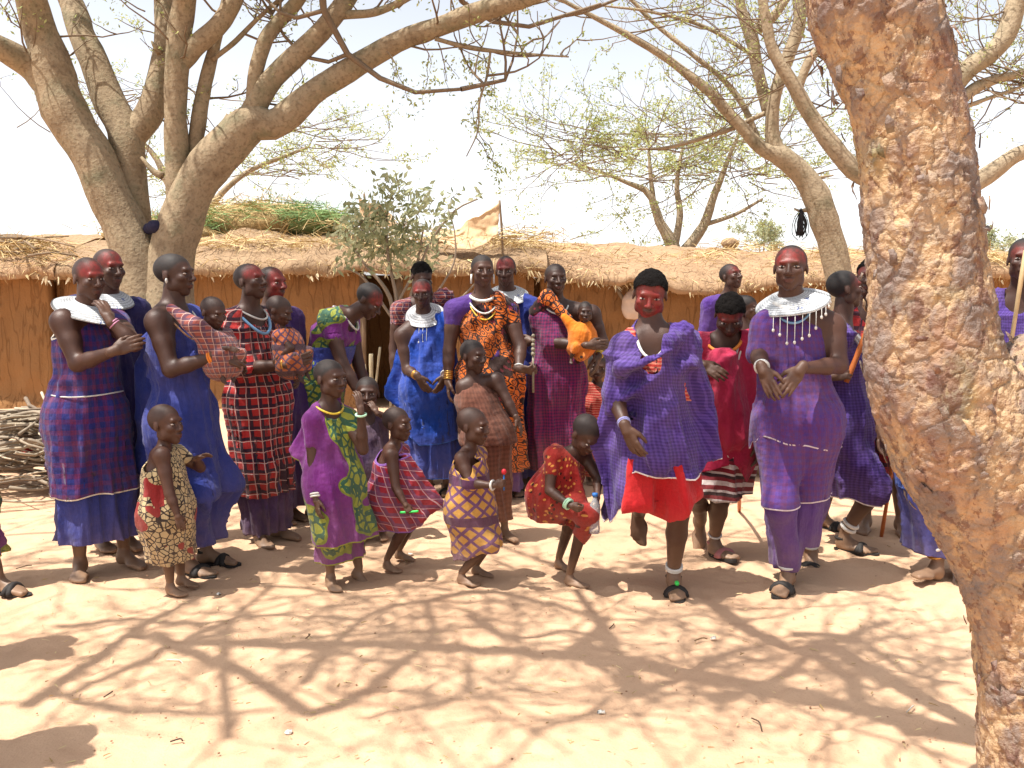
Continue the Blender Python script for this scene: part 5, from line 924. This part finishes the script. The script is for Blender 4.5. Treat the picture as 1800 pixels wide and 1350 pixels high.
# woman in bright blue
p = person('woman in bright blue robe with white silver collar, hands lowered in front', (768, 872), (742, 491), yaw=-4, hyaw=-2, hp=8, paint='fore', tone=.3, shaved=.8, shR=(708, 590), elR=(716, 650, -.05), wrR=(735, 662, -.2), haR=(748, 684, -.2), elL=(790, 640, -.02), wrL=(782, 660, -.18), haL=(772, 686, -.2), ftL=(785, 868), ftR=(750, 870), pel=(752, 680))
garment(p, C_BRIGHT, 'waist', [(690, 838), (810, 838)], w=.24, body=False, ztop=760, name='underskirt', seed=2)
garment(p, C_BRIGHT, 'oneL', [(670, 690), (700, 745), (740, 780), (810, 770)], w=.24, arms='L', extra=[('t', (712, 560, .06), (682, 695, .08), (715, 720, .06), .03), ('t', (712, 560, .06), (715, 720, .06), (740, 640, .0), .03)], folds=(9, .014), seed=5)
collar(p, .15, .06, .85, fringe=3, mat=bead_mat('beads_silver', (205, 205, 206), (140, 130, 120), 60)); ring(p, 'elR', 'wrR', .85, .027, BRASS, 3, .005); ring(p, 'elL', 'wrL', .9, .03, BW, 1, .006); sandal(p, 'L'); sandal(p, 'R')
p = person('person with black hair and red checked shawl behind the bright blue robe', (772, 848), (741, 464), yaw=10, hyaw=30, hp=25, tone=.3, shaved=1, hair=.02)
garment(p, C_SLING, 'both', [(690, 815), (840, 815)], w=.19, extra=[('e', (782, 520, -.03), (.08, .08, .06))], seed=3)
# woman in orange print
p = person('woman in orange and black shell print over violet top, brass armbands', (885, 880), (848, 447), yaw=4, hyaw=14, hp=0, tone=.5, shaved=.9, shR=(799, 545), elR=(789, 618, -.04), wrR=(788, 668, -.08), haR=(787, 695, -.1), shL=(893, 545), elL=(915, 610, -.1), wrL=(912, 648, -.22), haL=(932, 652, -.26), hpL='grip', ftL=(908, 868), ftR=(865, 885), pel=(860, 670))
garment(p, C_VIOLET, 'both', [(790, 866), (925, 866)], w=.19, folds=(8, .01), seed=2, name='dress')
garment(p, C_SHELL, 'oneL', [(780, 820), (840, 835), (930, 826)], w=.225, arms='', infl=.034, folds=(9, .015), seed=7, sk=.3, extra=[('s', (880, 522, -.06), (893, 560, -.06), .045, .05)])
strand(p, .035, .052, BW, .011); strand(p, .085, .06, BW, .006); strand(p, .11, .06, BY, .005); ring(p, 'elR', 'wrR', .95, .028, BRASS, 5, .006); ring(p, 'elL', 'wrL', .9, .028, BW, 1, .007); sandal(p, 'L'); sandal(p, 'R')
for s in (-1, 1): v, q = tube([p['J']['hc']+p['hl']*s*.077-UZ*.02, p['J']['hc']+p['hl']*s*.08-UZ*.085], .007, 6); mk('earring', v, q, BW, p['e'])
hb = p['handL']; m = MB(); v, q = tube([hb-UZ*.16, hb+UZ*.12], .008, 7); m.add(v, q)
for i in range(5): v, q = ballm(hb+UZ*(.1+.03*i), A3(.016, .016, .018)*(1-.06*i), nu=8, nv=6); m.add(v, q)
tag(m.build('beaded_club', simple('beads_mixed', (150, 140, 120), var=.5, sc=70), loc=hb-UZ*.16), 'short beaded club upright in fist of woman in orange print', 'club')
# boy in brown
p = person('boy in brown woven cloth wrapped under the arms', (885, 948), (832, 597), 'child', yaw=28, hyaw=48, hp=4, tone=.28, shaved=.8, shL=(872, 668), elL=(890, 700, -.04), wrL=(908, 735, -.08), haL=(918, 755, -.08), ftL=(895, 948), ftR=(858, 950), pel=(856, 770), shR=(815, 680), elR=(812, 740, -.03))
garment(p, C_BROWN, 'waist', [(800, 915), (900, 915)], w=.13, body=False, ztop=770, name='skirt', h=.0125, folds=(8, .008))
garment(p, C_BROWN, 'strapless', [(790, 778), (900, 778)], w=.15, ztop=672, infl=.024, h=.0125, folds=(7, .006), seed=3)
# toddler in ochre lattice
p = person('toddler in ochre and purple lattice cloth holding a lollipop', (830, 1024), (832, 717), 'toddler', yaw=58, hyaw=62, hp=4, tone=.5, shaved=.4, ftR=(822, 1028), ftL=(848, 1012), pel=(826, 892), shR=(812, 806, -.08), elR=(826, 850, -.14), wrR=(868, 853, -.2), haR=(894, 848, -.2), hpR='grip', knR=(858, 955, -.1), knL=(862, 950, .05), fyR=60, cat='child')
garment(p, C_LATT, 'oneL', [(785, 985), (822, 975), (850, 958), (895, 962)], w=.13, arms='R', hemdx=.05, folds=(8, .008), h=.011, seed=5, extra=[('t', (840, 800, -.07), (880, 958, -.04), (852, 955, -.08), .02), ('t', (806, 800, 0), (800, 970, .02), (820, 980, 0), .02)])
ring(p, 'elR', 'wrR', .95, .022, BW, 1, .006); hb = p['handR']; m = MB(); v, q = tube([hb-UZ*.035, hb+UZ*.05], .004, 6); m.add(v, q); o = m.build('lollipop', BLUEP, loc=hb); v, q = ballm(hb+UZ*.056, A3(.013, .013, .015), nu=9, nv=7); mk('candy', v, q, REDP, o); tag(o, 'red lollipop on blue stick in toddler\'s fist', 'lollipop')
# woman behind with arm akimbo
p = person('woman in blue with white collar, elbow out, behind the orange print', (905, 858), (889, 450), yaw=6, hyaw=-8, hp=4, paint='fore', tone=.35, shaved=.8, shL=(936, 540), elL=(976, 572, -.05), wrL=(938, 600, -.12), haL=(915, 602, -.12))
garment(p, C_BLUE2, 'both', [(830, 838), (975, 838)], w=.2, seed=4); collar(p, .15, .06, .5)
# woman in magenta check with baby
p = person('woman in magenta checked wrap cradling a baby in orange cloth', (985, 868), (977, 463), yaw=8, hyaw=12, tone=.08, shaved=.6, shR=(950, 556), elR=(968, 602, -.1), wrR=(1035, 607, -.26), haR=(1065, 606, -.24), shL=(1040, 552), elL=(1060, 602, .0), wrL=(1052, 625, -.12), haL=(1047, 655, -.16))
garment(p, C_MAG, 'oneR', [(910, 826), (1060, 826)], w=.235, arms='R', folds=(9, .014), seed=6, extra=[('t', (952, 550, .05), (925, 800, .05), (965, 815, .0), .035), ('t', (955, 545, -.02), (968, 700, -.14), (940, 760, -.06), .02)])
garment(p, C_SHELL, 'oneR', None, body=False, legs=False, name='shoulder_cloth', noneck=True, extra=[('s', (945, 535, .0), (972, 525, -.03), .05, .045), ('s', (972, 525, -.03), (995, 560, -.13), .04, .035)], h=.012, folds=(6, .008)) if False else None
m = MB(); v, q = nets(convert(p, [('s', (942, 548, -.02), (962, 522, -.04), .05, .055), ('s', (962, 522, -.04), (1000, 562, -.13), .045, .03)]), .012); mk('shoulder_cloth', v+vnormals(v, q)*(.008*fbm(v*22, 2))[:, None], q, C_SHELL, p['e'], attrs=dict(pat=v*A3(1, 0, 0)+v[:, [2, 2, 2]]*A3(0, 1, 0)))
strand(p, .06, .055, BW, .006); ring(p, 'elL', 'wrL', .95, .03, BY, 3, .006)
b = person('baby in orange sling in the arms of the woman in magenta check', (1025, 690, p['Y0']-.17), (1029, 530), 'baby', yaw=5, hyaw=0, H=.58, tone=.1, shaved=.7, cat='baby', pel=(1018, 612), shc=(1026, 580), ftR=(1004, 634, -.05), ftL=(1012, 634, .02), fpR=15, fpL=15, hp=5)
garment(b, C_ORANGE, 'both', None, h=.011, folds=(7, .007), infl=.012, name='sling', extra=[('s', (992, 558, .02), (1020, 590, -.02), .03, .06), ('s', (1020, 590, -.02), (1034, 612, -.02), .065, .05), ('s', (1030, 575, 0), (1040, 600, 0), .05, .05)])
p = person('small child in scarlet cloth half hidden beside the magenta wrap', (1050, 850), (1050, 622), 'toddler', yaw=15, hyaw=0, hp=10, tone=.3, shaved=.8, cat='child')
garment(p, C_REDST, 'oneR', [(1000, 835), (1100, 835)], w=.14, h=.013, seed=3)
# toddler bending forward
p = person('small child bending forward in red sprigged cloth', (1010, 1030), (1030, 735, -.06), 'toddler', yaw=38, hyaw=35, hp=42, H=.94, tone=.35, shaved=.75, pel=(972, 868, .08), shc=(1003, 800, -.02), ftR=(1012, 1030), ftL=(992, 1002), knR=(1032, 905, -.16), knL=(1010, 900, .06), fyR=55, fyL=50, shR=(972, 800, -.06), elR=(966, 862, -.1), wrR=(1002, 888, -.2), haR=(1016, 895, -.22), hpR='grip', elL=(1050, 840, -.02), wrL=(1050, 872, -.14), haL=(1050, 895, -.18), hpL='grip', cat='child')
garment(p, C_SPOT, 'oneR', [(930, 918), (980, 918), (1000, 925), (1024, 950), (1060, 900)], w=.14, folds=(8, .009), h=.011, seed=4, hemdx=-.02, extra=[('t', (975, 785, 0), (945, 915, .06), (985, 920, .0), .02), ('t', (1000, 800, -.06), (1040, 905, -.08), (1020, 945, -.06), .018)])
ring(p, 'elR', 'wrR', .95, .024, simple('bead_strand_mint', (170, 210, 180)), 2, .006)
hb = p['handL']; g = NG('clear_plastic', .12, .5); g.col((.86, .9, .93, 1)); g.b.inputs['Transmission Weight'].default_value = .75; g.b.inputs['IOR'].default_value = 1.2; CLEAR = g.m
prof = [(.0, .0), (.024, .0), (.026, .02), (.023, .06), (.026, .1), (.025, .14), (.012, .165), (.011, .18), (0, .181)]; V = []; n = 14
for r, z in prof: V += [hb+A3(r*math.cos(i*2*math.pi/n), r*math.sin(i*2*math.pi/n), z-.13) for i in range(n)]
bo = mk('bottle', V, [np.array([[i*n+j, i*n+(j+1) % n, (i+1)*n+(j+1) % n, (i+1)*n+j] for i in range(len(prof)-1) for j in range(n)])], CLEAR, loc=hb); tag(bo, 'clear plastic bottle held by child bending forward', 'bottle')
v, q = tube([hb+UZ*.05, hb+UZ*.066], .0135, 10); mk('cap', v, q, BLUEP, bo)
# man in violet checked cloak, one knee lifted
p = person('man in violet checked cloak with red face, dancing on one foot', (1187, 1048), (1143, 480), yaw=-14, hyaw=-10, hp=20, hr=-4, H=1.68, paint='full', tone=.4, shaved=1, hair=.035, pel=(1150, 790, .05), shc=(1150, 596, 0), shR=(1098, 612), shL=(1205, 606), ftL=(1187, 1044), knL=(1192, 905, -.06), fyL=-2, ftR=(1124, 880, .46), knR=(1116, 868, -.02), fyR=-10, fpR=78, elR=(1078, 690, -.02), wrR=(1100, 752, -.2), haR=(1116, 790, -.22), elL=(1218, 690, .03), wrL=(1196, 745, .02))
garment(p, C_RED, 'waist', [(1060, 895), (1110, 888), (1170, 915), (1250, 860)], w=.29, body=False, ztop=800, folds=(7, .018), name='underskirt', hemdx=.0, seed=3, extra=[('s', (1130, 820, -.05), (1125, 880, -.06), .08, .10), ('s', (1180, 820, -.05), (1205, 870, -.05), .08, .10)])
garment(p, C_REDST, 'both', [(1050, 700), (1250, 700)], w=.2, name='shirt', infl=.008)
garment(p, C_VCHK, 'both', [(1035, 850), (1066, 930), (1082, 905), (1105, 822), (1160, 832), (1212, 838), (1235, 830), (1268, 808)], w=.29, arms='LR', infl=.024, folds=(8, .02), seed=4, sk=.12, neck=(.05, .055),
        extra=[('J', 'shR', 'elR', .062, .08), ('J', 'shL', 'elL', .062, .085), ('s', (1150, 650, -.06), (1160, 800, -.09), .08, .12), ('t', (1085, 640, .04), (1050, 780, .06), (1072, 925, .02), .03), ('t', (1085, 640, .04), (1072, 925, .02), (1110, 820, -.04), .03), ('t', (1215, 620, .0), (1258, 800, .0), (1225, 825, -.05), .04), ('s', (1092, 655, -.13), (1150, 628, -.16), .05, .045), ('s', (1150, 628, -.16), (1205, 580, -.05), .045, .05), ('s', (1100, 700, -.12), (1215, 640, -.10), .03, .04), ('t', (1098, 640, -.08), (1068, 720, -.06), (1100, 740, -.1), .02)])
strand(p, .075, .045, BONE, .007); ring(p, 'elR', 'wrR', .88, .027, simple('bead_strand_lilac', (150, 150, 200)), 2, .005); sandal(p, 'L'); ring(p, 'knL', 'anL', .97, .038, BW, 2, .007, 'anklet')
c = p['heelL']+p['fxL']*.16+UZ*.07; v, q = ballm(c, A3(.012, .022, .012), nu=8, nv=6); mk('green_tag', v, q, GREENP, p['e']); PV = p
# man in rose-red
p = person('man in rose red shawl with bowed red face and white necklaces', (1272, 982), (1284, 524, -.08), yaw=-8, hyaw=-12, hp=40, H=1.62, paint='fore', tone=.25, shaved=1, hair=.045, pel=(1272, 770, .05), shc=(1270, 606, .02), shR=(1228, 606), shL=(1318, 606), ftR=(1268, 980), knR=(1266, 880, -.04), fyR=22, fpR=-4, ftL=(1225, 905, .34), knL=(1225, 870, -.06), fpL=65, wrR=(1232, 640, -.22), haR=(1256, 652, -.26), elR=(1222, 690, -.04))
garment(p, C_STRIPE, 'waist', [(1215, 862), (1250, 878), (1320, 872)], w=.2, body=False, ztop=780, folds=(7, .012), name='striped_skirt', seed=5, sk=.25)
garment(p, C_PINK, 'both', [(1210, 830), (1240, 822), (1285, 808), (1310, 845), (1330, 800)], w=.18, arms='L', infl=.024, folds=(8, .013), seed=6, extra=[('s', (1268, 640, -.1), (1285, 760, -.08), .1, .12)])
for d_, wd_ in ((.09, .05), (.12, .058), (.15, .06)): strand(p, d_, wd_, BW, .007)
strand(p, .05, .06, simple('bead_strand_orange', (220, 130, 50)), .009); sandal(p, 'R', strapc=simple('strap_pink', (170, 110, 110))); ring(p, 'knR', 'anR', .95, .035, BW, 1, .006, 'anklet')
rod('walking_stick', P(1293, 790, p['Y0']+.12), G(1306, 905)+A3(0, .1, .0), .012, WOODO, 'short brown walking stick behind man in rose red shawl', 'stick')
# people behind them
p = person('woman in purple one shoulder wrap looking up, by the hut wall', (1288, 815), (1286, 464), yaw=20, hyaw=35, hp=-14, tone=.2, shaved=.8, paint='half')
garment(p, C_VIOLET, 'oneR', [(1230, 790), (1350, 790)], w=.2, arms='R', seed=7)
p = person('youth in pink and white striped shirt behind the violet wrap', (1322, 838), (1314, 520), 'adult', yaw=25, hyaw=60, hp=10, tone=.2, shaved=.9)
garment(p, C_NAVY, 'waist', [(1290, 800), (1360, 800)], w=.13, body=False, ztop=690, name='trousers', seed=2)
garment(p, C_PSTR, 'both', [(1280, 706), (1370, 706)], w=.17, arms='LR', seed=8, name='shirt')
# woman with white collar in violet check
p = person('woman in violet checked wrap with wide white beaded collar, hands crossed', (1400, 1030), (1391, 430), yaw=-14, hyaw=-22, hp=0, paint='fore', tone=.5, shaved=.9, shL=(1462, 575, .0), elL=(1476, 642, -.08), wrL=(1408, 648, -.24), haL=(1376, 690, -.26), shR=(1346, 575), elR=(1332, 620, -.02), wrR=(1340, 648, -.2), haR=(1358, 692, -.26), ftR=(1378, 1038), ftL=(1424, 990), fyR=-32, fyL=-20, fpL=14, pel=(1402, 740), hpL='flat', hpR='flat')
garment(p, C_VIOLET, 'waist', [(1340, 1003), (1408, 1003), (1412, 965), (1470, 960)], w=.13, body=False, ztop=862, folds=(5, .008), name='underskirt', hemdx=-.03, seed=2)
garment(p, C_VCHK2, 'waist', [(1310, 878), (1460, 880)], w=.165, body=False, ztop=700, folds=(6, .009), name='wrap_skirt', seed=4)
garment(p, C_VCHK2, 'oneR', [(1320, 800), (1330, 765), (1400, 775), (1450, 790), (1490, 780)], w=.165, arms='R', infl=.012, folds=(7, .012), seed=5, extra=[('t', (1345, 580, .04), (1328, 800, .06), (1345, 810, .05), .03)])
collar(p, .175, .062, .38, fringe=15, side=-.12); strand(p, .03, .05, BW, .016); strand(p, .07, .055, BB, .006); ring(p, 'elR', 'wrR', .92, .03, BW, 2, .008); sandal(p, 'L'); sandal(p, 'R')
for S in 'LR': ring(p, 'kn'+S, 'an'+S, .97, .04, BW, 1, .009, 'anklet')
# person with stick in swirling violet
p = person('person in swirling violet cloak gripping an orange stick, in profile', (1500, 966), (1487, 475), yaw=70, hyaw=88, hp=-6, H=1.62, paint='half', tone=.3, shaved=.95, shc=(1476, 585), pel=(1482, 745), ftR=(1503, 968), ftL=(1462, 930), fyR=55, fyL=40, wrR=(1462, 662, -.2), haR=(1486, 656, -.22), hpR='grip', elR=(1440, 650, -.12))
garment(p, C_VCHK, 'both', [(1430, 868), (1470, 872), (1520, 880), (1565, 880)], w=.22, hemdx=.02, arms='LR', infl=.022, folds=(8, .018), seed=8, extra=[('s', (1485, 720, 0), (1508, 880, .0), .1, .14)])
strand(p, .09, .055, BW, .012); strand(p, .12, .06, BW, .007); ring(p, 'elR', 'wrR', .92, .028, BW, 1, .008); sandal(p, 'R'); sandal(p, 'L'); ring(p, 'knR', 'anR', .9, .04, BONE, 2, .011, 'anklet', .03)
hb = p['handR']; d_ = unit(P(1522, 540, hb[1])-P(1478, 662, hb[1])); rod('herding_stick', hb+d_*.46, hb-d_*.05, .016, WOODO, 'orange herding stick gripped by person in swirling violet cloak', 'stick')
p = person('person in red and black checked blanket behind the peeling trunk', (1552, 936), (1530, 455), yaw=-20, hyaw=-30, paint='half', tone=.2, shaved=1, hair=.02)
garment(p, C_REDCHK, 'both', [(1500, 835), (1610, 835)], w=.2, arms='LR', infl=.03, seed=6)
rod('herding_stick', P(1575, 740, p['Y0']-.25), G(1549, 944), .012, WOODO, 'orange stick planted on the sand beside the blue robe', 'stick')
p = person('person in blue robe and blue skirt mostly hidden by peeling trunk', (1632, 1022), (1640, 450), yaw=-30, tone=.3, ftR=(1628, 1026), ftL=(1690, 1010), fyR=-60, fpR=-12)
garment(p, C_BLUE2, 'waist', [(1550, 965), (1700, 985)], w=.2, body=False, ztop=800, name='underskirt', folds=(6, .014), seed=2)
garment(p, C_BRIGHT, 'oneL', [(1540, 855), (1720, 872)], w=.21, arms='LR', seed=3); ring(p, 'knR', 'anR', .93, .042, BRASS, 2, .006, 'anklet'); ring(p, 'knR', 'anR', .8, .042, BW, 1, .012, 'anklet')
p = person('man in purple wrap with a pale staff, standing beyond the peeling trunk', (1812, 985), (1801, 418), yaw=-30, hyaw=-25, paint='half', tone=.2, shaved=1)
garment(p, C_VCHK, 'both', [(1700, 900), (1900, 900)], w=.24, arms='LR', infl=.03, seed=3, folds=(9, .016))
a = P(1803, 440, p['Y0']-.3); b_ = P(1778, 585, p['Y0']-.3); d_ = unit(b_-a); rod('staff', a, a+d_*(a[2]/-d_[2]), .011, WOODP, 'pale thin staff standing before the man in purple wrap', 'staff')
# left edge and the onlookers whose shadows reach into the yard
p = person('person in purple and green print with sandal on foot, nearest the firewood pile', (-120, 1040), (-142, 440), yaw=40, tone=.3, ftL=(14, 1042), ftR=(-80, 1050), fyL=75)
garment(p, C_LEAF, 'both', [(-190, 978), (40, 978)], w=.21, arms='LR', seed=2); sandal(p, 'L')
for i, (x, y, H_, c_, lb) in enumerate(((-2.0, 2.5, 1.66, C_BLUE2, 'onlooker in blue robe watching the dancers from the side of the yard'), (-2.45, 3.35, 1.6, C_MAG, 'onlooker in magenta check watching the dancers from the side of the yard'))):
    q_ = A3(x, y, 0); d_ = q_-CAM; sx = 900+F*x/(d_@FWD); sy = 675-F*(d_@UPC)/(d_@FWD); t_ = A3(x, y, H_)-CAM; ty = 675-F*(t_@UPC)/(t_@FWD); tx = 900+F*x/(t_@FWD)
    p = person(lb, (sx, sy), (tx, ty), yaw=60, tone=.3); garment(p, c_, 'both', [(sx-900, sy-60), (sx+900, sy-60)], w=.22, arms='LR', seed=i+3)
